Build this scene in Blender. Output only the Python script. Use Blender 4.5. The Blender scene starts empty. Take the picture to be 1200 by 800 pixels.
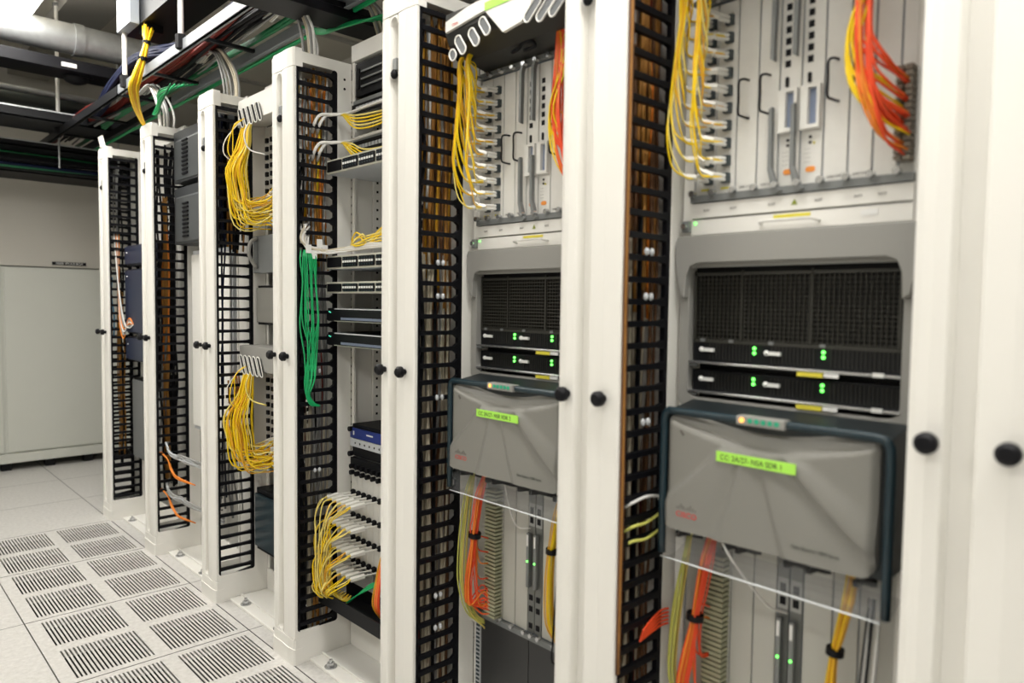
import bpy, math, random
from mathutils import Vector, Matrix

# ------------------------------------------------------------------ camera
S = bpy.context.scene
C = S.collection
F_PX, YAW, PITCH, ROLL, CD, CH = 847.86, .7586, .0522, .0130, 1.1241, 1.2392
fw = Vector((math.sin(YAW)*math.cos(PITCH), math.cos(YAW)*math.cos(PITCH), -math.sin(PITCH)))
rt = Vector((math.cos(YAW), -math.sin(YAW), 0)); up = rt.cross(fw)
r2 = rt*math.cos(ROLL)+up*math.sin(ROLL); u2 = up*math.cos(ROLL)-rt*math.sin(ROLL)
cam = bpy.data.objects.new('camera', bpy.data.cameras.new('camera')); C.objects.link(cam); S.camera = cam
m = Matrix((r2, u2, -fw)).transposed().to_4x4(); m.translation = Vector((-CD, 0, CH)); cam.matrix_world = m
cam.data.sensor_width = 36; cam.data.lens = F_PX/1200*36
cam.data.clip_start = .02
cam.data.dof.use_dof = True; cam.data.dof.focus_distance = 2.6; cam.data.dof.aperture_fstop = 2.3

# ------------------------------------------------------------------ world, light, exposure
S.view_settings.view_transform = 'Standard'; S.view_settings.look = 'None'
S.view_settings.gamma = 1; S.view_settings.use_curve_mapping = False
S.view_settings.exposure = 0.25
LAMP_GLOW = 9.0
W = bpy.data.worlds.new('world'); S.world = W; W.use_nodes = True
W.node_tree.nodes['Background'].inputs[0].default_value = (1, .96, .9, 1)
W.node_tree.nodes['Background'].inputs[1].default_value = .25
def area(loc, sx, sy, power, col=(1, .97, .9)):
    l = bpy.data.lights.new('lamp_or_added_uplight', 'AREA'); l.shape = 'RECTANGLE'; l.size = sx; l.size_y = sy
    l.energy = power; l.color = col
    o = bpy.data.objects.new('lamp_or_added_uplight', l); o.location = loc; C.objects.link(o); return o
# light of the fluorescent fixtures over the aisles (the fixtures themselves are built below)
WARM = (1, .957, .895)
area((-.42, 3.75, 2.77), .3, 2.3, 24, WARM)
area((-.42, .2, 2.77), .3, 2.4, 18, WARM)
area((-2.2, 3.2, 2.77), .3, 2.4, 8, WARM)
area((-2.2, -.4, 2.77), .3, 2.4, 9, WARM)
area((-1.6, 5.3, 2.77), .3, 1.2, 9, WARM)
for x, y, sy, pw in ((-.42, 3.75, 2.3, 18), (-2.2, 3.2, 2.4, 15), (-.42, .2, 2.4, 8), (-1.6, 5.3, 1.2, 8)):       # added uplights above the closed housings, only to brighten the ceiling
    o = area((x, y, 2.885), .3, sy, pw, WARM); o.rotation_euler = (math.pi, 0, 0)

# ------------------------------------------------------------------ materials
MATS = {}
def mat(name, col, rough=.5, metal=0, spec=.5, emit=None, es=0, noise=0, nscale=40, alpha=1, bump=0, trans=0):
    if name in MATS: return MATS[name]
    M = bpy.data.materials.new(name); M.use_nodes = True; nt = M.node_tree; b = nt.nodes['Principled BSDF']
    b.inputs['Base Color'].default_value = (*col, 1); b.inputs['Roughness'].default_value = rough
    b.inputs['Metallic'].default_value = metal; b.inputs['Specular IOR Level'].default_value = spec
    if emit: b.inputs['Emission Color'].default_value = (*emit, 1); b.inputs['Emission Strength'].default_value = es
    if alpha < 1: b.inputs['Alpha'].default_value = alpha
    if trans: b.inputs['Transmission Weight'].default_value = trans
    if noise or bump:
        tc = nt.nodes.new('ShaderNodeTexCoord'); n = nt.nodes.new('ShaderNodeTexNoise')
        n.inputs['Scale'].default_value = nscale; n.inputs['Detail'].default_value = 4
        nt.links.new(tc.outputs['Object'], n.inputs['Vector'])
        if noise:
            r = nt.nodes.new('ShaderNodeMix'); r.data_type = 'RGBA'
            r.inputs[6].default_value = (*[c*(1-noise) for c in col], 1); r.inputs[7].default_value = (*[min(1, c*(1+noise)) for c in col], 1)
            nt.links.new(n.outputs['Fac'], r.inputs[0]); nt.links.new(r.outputs[2], b.inputs['Base Color'])
        if bump:
            bp = nt.nodes.new('ShaderNodeBump'); bp.inputs['Strength'].default_value = bump; bp.inputs['Distance'].default_value = .002
            nt.links.new(n.outputs['Fac'], bp.inputs['Height']); nt.links.new(bp.outputs[0], b.inputs['Normal'])
    MATS[name] = M; return M
WHITE = mat('white_powder_coat', (.82, .805, .76), .38)
WHITE2 = mat('white_card', (.76, .75, .71), .4, noise=.04, nscale=60)
BLACK = mat('black_plastic', (.004, .004, .006), .5, spec=.22)
BLACKM = mat('black_metal', (.006, .0065, .008), .5, spec=.22)
DARKB = mat('dark_blue_green_plastic', (.009, .026, .036), .35)
GREY = mat('grey_plastic', (.225, .22, .20), .38)
BEZEL = mat('bezel_grey', (.30, .295, .275), .4)
MGREY = mat('mid_grey_metal', (.22, .23, .23), .4, .3)
STEEL = mat('bright_steel', (.62, .63, .64), .25, .9)
GALV = mat('galvanised_steel', (.50, .52, .53), .42, .6, noise=.2, nscale=30)
LGREY = mat('light_grey_paint', (.52, .54, .56), .45)
SLATE = mat('slate_blue_plastic', (.12, .17, .25), .4)
SEAM = mat('seam_blue_grey', (.16, .20, .25), .5)
YEL = mat('yellow_cord', (.92, .64, .004), .45)
YEL2 = mat('pale_yellow_cord', (.84, .70, .20), .5)
YEL3 = mat('amber_cord', (.80, .42, .02), .45)
YGR = mat('yellow_green_cord', (.62, .62, .14), .5)
RED = mat('red_orange_cord', (.88, .085, .02), .45)
ORG = mat('orange_cord', (.82, .24, .02), .5)
BRN = mat('brown_orange_cable', (.48, .22, .04), .5)
BRN2 = mat('dark_brown_cable', (.16, .07, .025), .55)
CREAM = mat('cream_cable', (.56, .50, .38), .55)
GCAB = mat('grey_cable', (.28, .28, .27), .55)
WCAB = mat('white_cable', (.78, .77, .74), .5)
BCAB = mat('black_cable', (.009, .009, .011), .6, spec=.2)
GRN = mat('green_cord', (.012, .40, .13), .3)
GRN2 = mat('dark_green_cable', (.01, .17, .06), .5)
NAVY = mat('navy_cable', (.005, .009, .035), .6, spec=.15)
BLU = mat('light_blue_cable', (.10, .35, .62), .5)
DRED = mat('dark_red_cable', (.14, .014, .010), .6, spec=.2)
PLUG = mat('white_plug', (.80, .79, .74), .35)
LEDG = mat('green_led', (.1, .8, .1), .4, emit=(.15, 1, .12), es=3)
LEDA = mat('amber_led', (.8, .4, .1), .4, emit=(1, .45, .1), es=1.2)
YLAB = mat('yellow_label', (.75, .66, .06), .5)
GLAB = mat('green_tape_label', (.42, .84, .10), .5)
INK = mat('black_ink', (.02, .03, .02), .6)
INKG = mat('grey_ink', (.12, .11, .10), .6)
INKR = mat('red_ink', (.65, .04, .03), .6)
INKO = mat('orange_ink', (.85, .30, .05), .6)
LABW = mat('white_label', (.82, .82, .80), .5)
BLUEF = mat('blue_faceplate', (.02, .04, .22), .4)
CLEAR = mat('clear_plastic', (.5, .52, .54), .08, alpha=.08, spec=.6)
PALE = mat('pale_green_grey_paint', (.56, .57, .52), .45, noise=.02, nscale=8)
PALE2 = mat('warm_grey_paint', (.50, .48, .43), .5, noise=.02, nscale=8)
DIFF = mat('lamp_diffuser', (.9, .95, 1), .5, emit=(1, .99, .95), es=LAMP_GLOW)

# ------------------------------------------------------------------ mesh helpers
class MB:
    def __init__(s): s.v = []; s.f = []; s.sm = []
    def add(s, vs, fs, smooth=False):
        n = len(s.v); s.v += [tuple(p) for p in vs]; s.f += [tuple(i+n for i in f) for f in fs]; s.sm += [smooth]*len(fs); return s
    def box(s, x0, x1, y0, y1, z0, z1):
        if x0 > x1: x0, x1 = x1, x0
        if y0 > y1: y0, y1 = y1, y0
        if z0 > z1: z0, z1 = z1, z0
        return s.add([(x0, y0, z0), (x1, y0, z0), (x1, y1, z0), (x0, y1, z0), (x0, y0, z1), (x1, y0, z1), (x1, y1, z1), (x0, y1, z1)],
              [(3, 2, 1, 0), (4, 5, 6, 7), (0, 1, 5, 4), (1, 2, 6, 5), (2, 3, 7, 6), (3, 0, 4, 7)])
    def prism(s, poly, axis, a, b, smooth=False):
        # poly in the two other axes (cyclic order), extruded along axis from a to b
        def P(p, t):
            return (t, p[0], p[1]) if axis == 'x' else (p[0], t, p[1]) if axis == 'y' else (p[0], p[1], t)
        n = len(poly); vs = [P(p, a) for p in poly]+[P(p, b) for p in poly]
        ar = sum(poly[i][0]*poly[(i+1) % n][1]-poly[(i+1) % n][0]*poly[i][1] for i in range(n))
        flip = (ar > 0) ^ (axis == 'y') ^ (b < a)
        f = [tuple(range(n-1, -1, -1)), tuple(range(n, 2*n))]+[(i, (i+1) % n, n+(i+1) % n, n+i) for i in range(n)]
        if not flip: f = [tuple(reversed(q)) for q in f]
        return s.add(vs, f, smooth)
    def cyl(s, p0, p1, r, n=14, r1=None, smooth=True):
        p0 = Vector(p0); p1 = Vector(p1); d = (p1-p0).normalized(); r1 = r if r1 is None else r1
        a = d.orthogonal().normalized(); b = d.cross(a)
        vs = [p0+(a*math.cos(t)+b*math.sin(t))*r for t in [2*math.pi*i/n for i in range(n)]]+[p1+(a*math.cos(t)+b*math.sin(t))*r1 for t in [2*math.pi*i/n for i in range(n)]]
        s.add(vs, [(i, (i+1) % n, n+(i+1) % n, n+i) for i in range(n)], smooth)
        return s.add(vs, [tuple(range(n-1, -1, -1)), tuple(range(n, 2*n))], False)
    def tube(s, pts, r, n=6, sub=5, closed=False):
        P = [Vector(p) for p in pts]; out = []
        if closed: P = [P[-1]]+P+[P[0], P[1]]
        else: P = [P[0]*2-P[1]]+P+[P[-1]*2-P[-2]]
        for i in range(1, len(P)-2):
            for k in range(sub):
                t = k/sub; a, b, c, d = P[i-1:i+3]
                out.append(.5*((2*b)+(c-a)*t+(2*a-5*b+4*c-d)*t*t+(3*b-a-3*c+d)*t**3))
        if not closed: out.append(P[-2])
        rings = []; N = len(out); ref = None
        for i, p in enumerate(out):
            t = (out[(i+1) % N]-out[i-1]) if closed else (out[min(i+1, N-1)]-out[max(i-1, 0)])
            if t.length < 1e-9: t = Vector((0, 0, 1))
            t.normalize()
            ref = t.orthogonal() if ref is None else ref-t*ref.dot(t)
            if ref.length < 1e-6: ref = t.orthogonal()
            ref.normalize(); b = t.cross(ref)
            rings.append([p+(ref*math.cos(q)+b*math.sin(q))*r for q in [2*math.pi*j/n for j in range(n)]])
        vs = [v for R in rings for v in R]; fs = []
        for i in range(N if closed else N-1):
            a = i*n; c = ((i+1) % N)*n
            fs += [(a+j, a+(j+1) % n, c+(j+1) % n, c+j) for j in range(n)]
        if not closed: fs += [tuple(range(n-1, -1, -1)), tuple((N-1)*n+j for j in range(n))]
        return s.add(vs, fs, True)
    def sphere(s, c, r, sc=(1, 1, 1), n=10, k=7):
        vs = [(c[0], c[1], c[2]-r*sc[2])]
        for i in range(1, k):
            a = -math.pi/2+math.pi*i/k
            vs += [(c[0]+r*sc[0]*math.cos(a)*math.cos(2*math.pi*j/n), c[1]+r*sc[1]*math.cos(a)*math.sin(2*math.pi*j/n), c[2]+r*sc[2]*math.sin(a)) for j in range(n)]
        vs.append((c[0], c[1], c[2]+r*sc[2])); fs = [(0, 1+(j+1) % n, 1+j) for j in range(n)]
        for i in range(k-2):
            a = 1+i*n; fs += [(a+j, a+(j+1) % n, a+n+(j+1) % n, a+n+j) for j in range(n)]
        a = 1+(k-2)*n; fs += [(a+j, a+(j+1) % n, len(vs)-1) for j in range(n)]
        return s.add(vs, fs, True)

def mesh(name, mb, m, org, bevel=0):
    me = bpy.data.meshes.new(name); o = Vector(org)
    me.from_pydata([tuple(Vector(v)-o) for v in mb.v], [], mb.f)
    me.polygons.foreach_set('use_smooth', mb.sm); me.materials.append(m); me.update()
    ob = bpy.data.objects.new(name, me); C.objects.link(ob)
    if bevel:
        b = ob.modifiers.new('bevel', 'BEVEL'); b.width = bevel; b.segments = 2; b.limit_method = 'ANGLE'; b.angle_limit = .6
        b.harden_normals = False
    return ob
def tagit(o, label=None, cat=None, group=None, kind=None):
    if label and not 4 <= len(label.split()) <= 16: print('BADLABEL', label)
    if label: o['label'] = label
    if cat: o['category'] = cat
    if group: o['group'] = group
    if kind: o['kind'] = kind
class Thing:
    """an Empty at the base of a thing; parts are given in world coordinates"""
    def __init__(s, name, label, cat, org, group=None):
        s.o = bpy.data.objects.new(name, None); C.objects.link(s.o); s.o.location = org; s.org = Vector(org)
        s.o.empty_display_size = .05; tagit(s.o, label, cat, group)
    def part(s, name, mb, m, bevel=0, parent=None, label=None):
        ob = mesh(name, mb, m, s.org, bevel); ob.parent = parent or s.o
        if label: ob['label'] = label
        return ob
def single(name, mb, m, label=None, cat=None, group=None, kind=None, bevel=0, org=None):
    if org is None:
        xs = [v[0] for v in mb.v]; ys = [v[1] for v in mb.v]; zs = [v[2] for v in mb.v]
        org = ((min(xs)+max(xs))/2, (min(ys)+max(ys))/2, min(zs))
    o = mesh(name, mb, m, org, bevel); o.location = org; tagit(o, label, cat, group, kind); return o
def text(T, name, body, size, x, y, z, m, parent=None, tilt=0, sx=1.0, align='LEFT'):
    cu = bpy.data.curves.new('t', 'FONT'); cu.body = body; cu.size = size; cu.extrude = .0002; cu.align_x = align
    t = bpy.data.objects.new('t', cu); C.objects.link(t); bpy.context.view_layer.update()
    me = bpy.data.meshes.new_from_object(t); bpy.data.objects.remove(t)
    M = Matrix.Translation(Vector((x, y, z))-T.org) @ Matrix(((0, 0, -1, 0), (-sx, 0, 0, 0), (0, 1, 0, 0), (0, 0, 0, 1)))
    me.transform(M); me.materials.append(m)
    o = bpy.data.objects.new(name, me); C.objects.link(o); o.parent = parent or T.o; return o
def rrect(y0, y1, z0, z1, r, n=5):
    out = []
    for cx, cz, a in ((y1-r, z1-r, 0), (y0+r, z1-r, 90), (y0+r, z0+r, 180), (y1-r, z0+r, 270)):
        for i in range(n+1):
            t = math.radians(a+90*i/n); out.append((cx+r*math.cos(t), cz+r*math.sin(t)))
    return out
def ring(mb, outer, inner, axis, a, b):
    """frame between two outlines with the same number of points"""
    def P(p, t): return (t, p[0], p[1]) if axis == 'x' else (p[0], t, p[1]) if axis == 'y' else (p[0], p[1], t)
    n = len(outer); vs = [P(p, a) for p in outer]+[P(p, a) for p in inner]+[P(p, b) for p in outer]+[P(p, b) for p in inner]
    fs = []
    for i in range(n):
        j = (i+1) % n
        fs += [(i, n+i, n+j, j), (2*n+i, 2*n+j, 3*n+j, 3*n+i), (i, j, 2*n+j, 2*n+i), (n+i, 3*n+i, 3*n+j, n+j)]
    return mb.add(vs, fs)

YN = [.192, .879, 1.562, 2.240, 2.920, 3.670, 4.417]      # near side of each vertical cable manager
MW = .168                                                  # its width along the row

# ------------------------------------------------------------------ room
def floor_material():
    M = bpy.data.materials.new('floor_tile'); M.use_nodes = True; nt = M.node_tree; b = nt.nodes['Principled BSDF']
    tc = nt.nodes.new('ShaderNodeNewGeometry'); sep = nt.nodes.new('ShaderNodeSeparateXYZ'); nt.links.new(tc.outputs['Position'], sep.inputs[0])
    def line(out, off):
        a = nt.nodes.new('ShaderNodeMath'); a.operation = 'ADD'; a.inputs[1].default_value = off; nt.links.new(out, a.inputs[0])
        w = nt.nodes.new('ShaderNodeMath'); w.operation = 'PINGPONG'; w.inputs[1].default_value = .305; nt.links.new(a.outputs[0], w.inputs[0])
        l = nt.nodes.new('ShaderNodeMath'); l.operation = 'LESS_THAN'; l.inputs[1].default_value = .0022; nt.links.new(w.outputs[0], l.inputs[0]); return l.outputs[0]
    mx = nt.nodes.new('ShaderNodeMath'); mx.operation = 'MAXIMUM'
    nt.links.new(line(sep.outputs[0], 6.1), mx.inputs[0]); nt.links.new(line(sep.outputs[1], 6.1-.166), mx.inputs[1])
    n = nt.nodes.new('ShaderNodeTexNoise'); n.inputs['Scale'].default_value = 55; n.inputs['Detail'].default_value = 6; n.inputs['Roughness'].default_value = .7
    nt.links.new(tc.outputs['Position'], n.inputs['Vector'])
    cr = nt.nodes.new('ShaderNodeValToRGB'); cr.color_ramp.elements[0].position = .3; cr.color_ramp.elements[0].color = (.50, .485, .46, 1)
    cr.color_ramp.elements[1].position = .7; cr.color_ramp.elements[1].color = (.66, .645, .62, 1); nt.links.new(n.outputs['Fac'], cr.inputs[0])
    mi = nt.nodes.new('ShaderNodeMix'); mi.data_type = 'RGBA'; mi.inputs[7].default_value = (.05, .05, .045, 1)
    nt.links.new(mx.outputs[0], mi.inputs[0]); nt.links.new(cr.outputs[0], mi.inputs[6]); nt.links.new(mi.outputs[2], b.inputs['Base Color'])
    b.inputs['Roughness'].default_value = .42
    return M
FLOORM = floor_material()
PX0, PX1, PY0, PY1 = -.61, 0, .776, 4.436
fl = MB()
fl.box(-4, PX0, -3, 8, -.03, 0).box(PX1, 3, -3, 8, -.03, 0).box(PX0, PX1, -3, PY0, -.03, 0).box(PX0, PX1, PY1, 8, -.03, 0)
single('floor', fl, FLOORM, kind='structure', org=(0, 0, -.03))
single('floor_void', MB().box(-4, 3, -3, 8, -.36, -.32), mat('dark_subfloor', (.03, .03, .03), .9), kind='structure')
wallm = mat('wall_paint', (.60, .58, .53), .7, noise=.03, nscale=5)
single('wall_far', MB().box(-4, 3, 7.0, 7.1, 0, 3.1), wallm, kind='structure')
single('wall_right', MB().box(1.75, 1.85, -3, 7, 0, 3.1), wallm, kind='structure')
single('wall_left', MB().box(-4, -3.9, -3, 7, 0, 3.1), wallm, kind='structure')
single('wall_near', MB().box(-4, 3, -3.1, -3, 0, 3.1), wallm, kind='structure')
single('ceiling', MB().box(-4, 3, -3, 7.1, 3.05, 3.15), mat('ceiling_board', (.66, .63, .55), .8, noise=.06, nscale=6), kind='structure')
for k, y in enumerate([1.2, 2.4, 3.4, 3.9, 4.5, 5.1, 5.9, 6.5]):
    single('trim_%d' % (k+1), MB().box(-3.9, 1.75, y, y+.035, 3.028, 3.05), mat('ceiling_grid', (.42, .41, .37), .6), kind='structure')
single('trim_9', MB().box(-.05, .22, -3, 6.9, 2.98, 3.05), mat('ceiling_beam', (.34, .33, .30), .7), kind='structure')

# perforated floor tiles (real slots over the dark void)
pos_words = ['farthest of the slotted tiles', 'second slotted tile from the far end', 'third slotted tile from the far end',
             'fourth slotted tile from the far end', 'fifth slotted tile from the far end', 'nearest of the slotted tiles, by the camera']
for k in range(6):
    y1 = PY1-.61*k; y0 = y1-.61
    t = Thing('perforated_floor_tile', 'pale slotted airflow floor tile, '+pos_words[k], 'floor tile', (-.305, (y0+y1)/2, -.03), 'slotted floor tiles along the racks')
    mb = MB(); X = [-.6078, -.565, -.318, -.272, -.025, -.0022]; Yb = [y0+.0022, y0+.032, y0+.277, y0+.333, y0+.578, y1-.0022]
    for a, b in ((0, 1), (2, 3), (4, 5)): mb.box(X[a], X[b], Yb[0], Yb[5], -.03, 0)
    for a, b in ((1, 2), (3, 4)):
        for c, d in ((0, 1), (2, 3), (4, 5)): mb.box(X[a], X[b], Yb[c], Yb[d], -.03, 0)
    t.part('tile_frame', mb, FLOORM)
    for a in (1, 3):
        for c in (1, 3):
            g = MB(); n = 19; p = (X[a+1]-X[a])/n
            for i in range(n+1): g.box(max(X[a], X[a]+i*p-p*.26), min(X[a+1], X[a]+i*p+p*.26), Yb[c], Yb[c+1], -.002, 0)
            t.part('slotted_grille', g, FLOORM)

# ------------------------------------------------------------------ far cabinet
t = Thing('wall_cabinet', 'tall pale grey-green steel cabinet across the aisle end, black name plate on it', 'cabinet', (-.9, 6.6, 0))
t.part('upper_panel', MB().box(-2.6, 1.2, 6.15, 6.9, 1.462, 2.14), PALE2, .004)
t.part('body', MB().box(-2.6, 1.2, 6.16, 6.9, .075, 1.455), PALE, .003)
t.part('base_rail', MB().box(-2.6, 1.2, 6.13, 6.2, .06, .125), PALE, .003)
for x0, x1 in ((-2.5, -.235), (-.215, 1.15)):
    t.part('door', MB().box(x0, x1, 6.145, 6.16, .135, 1.448), PALE, .003)
for x in (-2.4, -1.2, -.22, .05, .3, .9):
    t.part('foot', MB().box(x-.03, x+.03, 6.18, 6.25, 0, .06), BLACKM)
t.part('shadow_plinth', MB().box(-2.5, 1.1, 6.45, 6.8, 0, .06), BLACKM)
np_ = t.part('name_plate', MB().box(.078, .297, 6.142, 6.15, 1.478, 1.502), BLACK)
cu = bpy.data.curves.new('t', 'FONT'); cu.body = 'FIBER SPLICE BOX'; cu.size = .022; cu.extrude = .0003; cu.align_x = 'CENTER'
tt = bpy.data.objects.new('t', cu); C.objects.link(tt); bpy.context.view_layer.update()
me = bpy.data.meshes.new_from_object(tt); bpy.data.objects.remove(tt)
me.transform(Matrix.Translation(Vector((.1875, 6.1405, 1.483))-t.org) @ Matrix.Rotation(math.pi/2, 4, 'X')); me.materials.append(LABW)
o = bpy.data.objects.new('lettering', me); C.objects.link(o); o.parent = np_

# ------------------------------------------------------------------ vertical cable managers
def manager(i, label):
    y = YN[i]; w = MW
    t = Thing('vertical_cable_manager', label, 'cable manager', (.1, y+w/2, 0), 'white posts with black cable fingers')
    # front cover : two lobes with a finger groove between them
    prof = [(.009, .0), (.004, 0), (.001, .003), (0, .012), (-.003, .04), (0, .078), (.003, .081), (.024, .084), (.024, .116), (.003, .119),
            (0, .121), (-.002, .14), (.002, .156), (.006, .163), (.009, w), (.009, .124), (.034, .122), (.034, .078), (.009, .076)]
    mb = MB(); mb.prism([(a, b+y) for a, b in prof], 'z', .09, 2.005, False); cov = t.part('front_cover', mb, WHITE)
    plain = [(.034, -.0008), (.006, -.0008), (.001, .004), (0, .012), (-.003, .04), (-.001, .078), (-.001, .121), (-.002, .14), (.002, .156), (.008, .164), (.018, w+.0008), (.034, w+.0008)]
    t.part('top_cap', MB().prism([(a, b+y) for a, b in plain], 'z', 2.007, 2.058).prism([(a*.9+.003, y+w/2+(b-w/2)*.96) for a, b in plain], 'z', 2.058, 2.068), WHITE)
    # arched ends of the groove
    for z0, sgn in ((2.005, 1), (.09, -1)):
        arc = [(y+.083, z0), ]
        for k in range(9):
            a = math.pi*k/8; arc.append((y+.1-.017*math.cos(a), z0-sgn*.022+sgn*.018*math.sin(a)))
        arc.append((y+.117, z0)); arc = [(y+.083, z0)]+arc[1:-1]+[(y+.117, z0)]
        t.part('groove_end', MB().prism(arc, 'x', .0005, .024), WHITE, parent=cov)
    t.part('foot_box', MB().prism([(a-.004 if a < .03 else a, y+w/2+(b-w/2)*1.02) for a, b in plain], 'z', 0, .055)
           .prism([(a-.001 if a < .03 else a, b+y) for a, b in plain], 'z', .055, .088), WHITE)
    for yo in (.038, .135):
        kb = MB().cyl((-.001, y+yo, 1.053), (-.016, y+yo, 1.053), .0085).cyl((-.014, y+yo, 1.053), (-.024, y+yo, 1.053), .0155, n=18).cyl((-.024, y+yo, 1.053), (-.030, y+yo, 1.053), .0155, r1=.010, n=18)
        t.part('knob', kb, BLACK, label='round black door knob')
    lt = t.part('latch', MB().box(.004, .024, y+.094, y+.112, 1.862, 1.895), MGREY, .002, parent=cov)
    t.part('latch_tongue', MB().sphere((.004, y+.103, 1.852), .013, (.8, .8, 1)), BLACK, parent=lt)
    # side frame ring, near and far, with rounded window corners
    fr = MB(); out = []; inn = rrect(.012, .163, .112, 2.022, .010)
    # outer outline follows the rounded window point for point
    out = []
    for (px, pz) in inn:
        ex = (px-.0875)/(.0755); ez = (pz-1.067)/(.955)
        k = max(abs(ex), abs(ez)); ex /= k; ez /= k
        out.append((.1135+ex*.1035, 1.029+ez*1.029))
    for a in (0, w-.010): ring(fr, out, inn, 'y', y+a, y+a+.010)
    for a in (.0003, w-.0097): fr.box(.0095, .217, y+a, y+a+.0094, 0, .108).box(.0095, .217, y+a, y+a+.0094, 2.026, 2.058)
    fr.box(.012, .217, y+.010, y+w-.010, 0, .085).box(.034, .217, y+.010, y+w-.010, 2.03, 2.058)
    fr.box(.168, .217, y+.010, y+w-.010, .085, 2.03)
    t.part('side_frame', fr, WHITE, .0015)
    hd = MB()
    for z in (.012, .045): hd.cyl((.014, y-.0005, z), (.014, y+.003, z), .003, 8)
    for z in (2.0, 1.968): hd.cyl((.19, y-.0005, z), (.19, y+.003, z), .0045, 8)
    t.part('screw', hd, BLACK)
    # black finger ladders
    for nm, a, b in (('near', .001, .013), ('far', w-.013, w-.001)):
        if nm == 'far' and i in (4, 5): continue
        lad = MB(); lad.box(.010, .021, y+a, y+b, .09, 2.03).box(.150, .166, y+a, y+b, .09, 2.03)
        z = .135; g = .010 if i in (2, 3) else .003
        while z < 2.02:
            lad.prism([(.018, z-.0065), (.115, z-.0055), (.138, z-.0065), (.152, z-.0065-g), (.152, z+.0065+g), (.138, z+.0065), (.115, z+.0055), (.018, z+.0065)], 'y', y+a, y+b)
            z += .04445
        lad.prism([(.010, .088), (.166, .088), (.166, .122), (.010, .10)], 'y', y+a, y+b)
        t.part('finger_ladder', lad, BLACK)
    sp = MB().box(.010, .015, y+.02, y+.072, .09, 2.03)
    for k in range(42): sp.box(.015, .026, y+.013, y+.03, .14+k*.04445, .15+k*.04445)
    t.part('rear_spine', sp, BLACKM)
    if i in (1, 2): t.part('middle_spine', MB().box(.080, .086, y+.0145, y+.022, .112, 1.42), BLACK)
    if i in (1, 2, 3):
        zs = {1: (1.345, 1.255, 1.0, .42), 2: (1.345, 1.255, .98, .43, .34), 3: (1.0, .66)}[i]
        for z in zs:
            c = MB()
            for xo in (.075, .092): c.sphere((xo, y-.004, z+.002), .007, (.8, .8, 1.15))
            t.part('retainer_pin', c, LGREY, label='pair of pale rounded retainer pins')
    return t
mgr_labels = [
 'white twin-lobed post filling the right edge of the view, nearest of all, blurred',
 'white post with black fingers between the two grey-covered routers',
 'white post with black fingers standing left of the half-hidden router',
 'white post with black fingers and green cords hanging across it',
 'white post with black fingers left of the hanging yellow bundles',
 'white post with mostly empty black fingers under the overhead yellow bundle',
 'farthest white post with black fingers, nearest to the far cabinet']
for i in range(7):
    t = manager(i, mgr_labels[i])
    if i == 6: t.part('top_bracket', MB().prism([(YN[6]+.02, 2.069), (YN[6]+.10, 2.069), (YN[6]+.15, 2.135), (YN[6]+.07, 2.135)], 'x', .0, .006), WHITE)

# ------------------------------------------------------------------ rack frames in the bays
bay_words = ['nearest bay, holding the router at the right', 'bay of the half-hidden router', 'bay of switches beside the green cords',
             'bay of the hanging yellow bundles', 'bay with grey side devices near the far end', 'farthest bay, with dark devices']
for b in range(6):
    ya, yb = YN[b]+MW, YN[b+1]
    t = Thing('equipment_rack', 'white steel equipment rack frame of the '+bay_words[b], 'rack', (.3, (ya+yb)/2, 0), 'white rack frames between the posts')
    t.part('base_plate', MB().box(.055, .5, ya+.002, yb-.002, 0, .010).box(.10, .106, ya+.002, yb-.002, .010, .018).box(.215, .225, ya+.002, yb-.002, .010, .10), WHITE, .002)
    for (y0, y1) in ((ya+.001, ya+.034), (yb-.012, yb-.001)):
        t.part('rear_upright', MB().box(.30, .345, y0, y1, .01, 2.06), WHITE, .001)
        h = MB()
        for k in range(60): h.box(.312, .320, y0-.0006, y0+.002, .1+k*.0318, .108+k*.0318)
        t.part('mounting_hole_strip', h, BLACK)
    t.part('front_upright', MB().box(.219, .226, yb-.018, yb-.001, .01, 2.06), WHITE)
    t.part('front_upright', MB().box(.219, .226, ya+.001, ya+.018, .01, 2.06), WHITE)
    if b >= 1:
        t.part('side_panel', MB().box(.348, .72, yb-.006, yb-.001, .01, 2.05), WHITE); t.part('side_panel', MB().box(.228, .298, yb-.005, yb-.001, .01, 2.05), WHITE)
    t.part('top_bar', MB().box(.215, .235, ya+.002, yb-.002, 2.062, 2.118).box(.235, .30, ya+.002, yb-.002, 2.062, 2.07), WHITE, .002)
    for yo in (.105, .40):
        if yb-yo < ya+.03: continue
        bl = MB().cyl((.078, yb-yo, .010), (.078, yb-yo, .014), .021, 18).cyl((.078, yb-yo, .014), (.078, yb-yo, .026), .0125, 6, smooth=False).cyl((.078, yb-yo, .026), (.078, yb-yo, .036), .006, 10)
        t.part('anchor_bolt', bl, STEEL, label='zinc anchor bolt with washer')

# ------------------------------------------------------------------ cords
REST = []
def cord(name, pts, r, m, label, cat='cable', group=None, plug=None, sub=5, n=6, rest=False):
    mb = MB().tube(pts, r, n, sub)
    if rest:
        REST.append((mb, m))
        if plug: REST.append((plug, PLUG))
        return
    o = single(name, mb, m, label, cat, group)
    if plug:
        q = mesh('plug', plug, PLUG, o.location); q.parent = o
    return o
def jit(rng, p, a): return tuple(c+rng.uniform(-a, a) for c in p)

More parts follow.
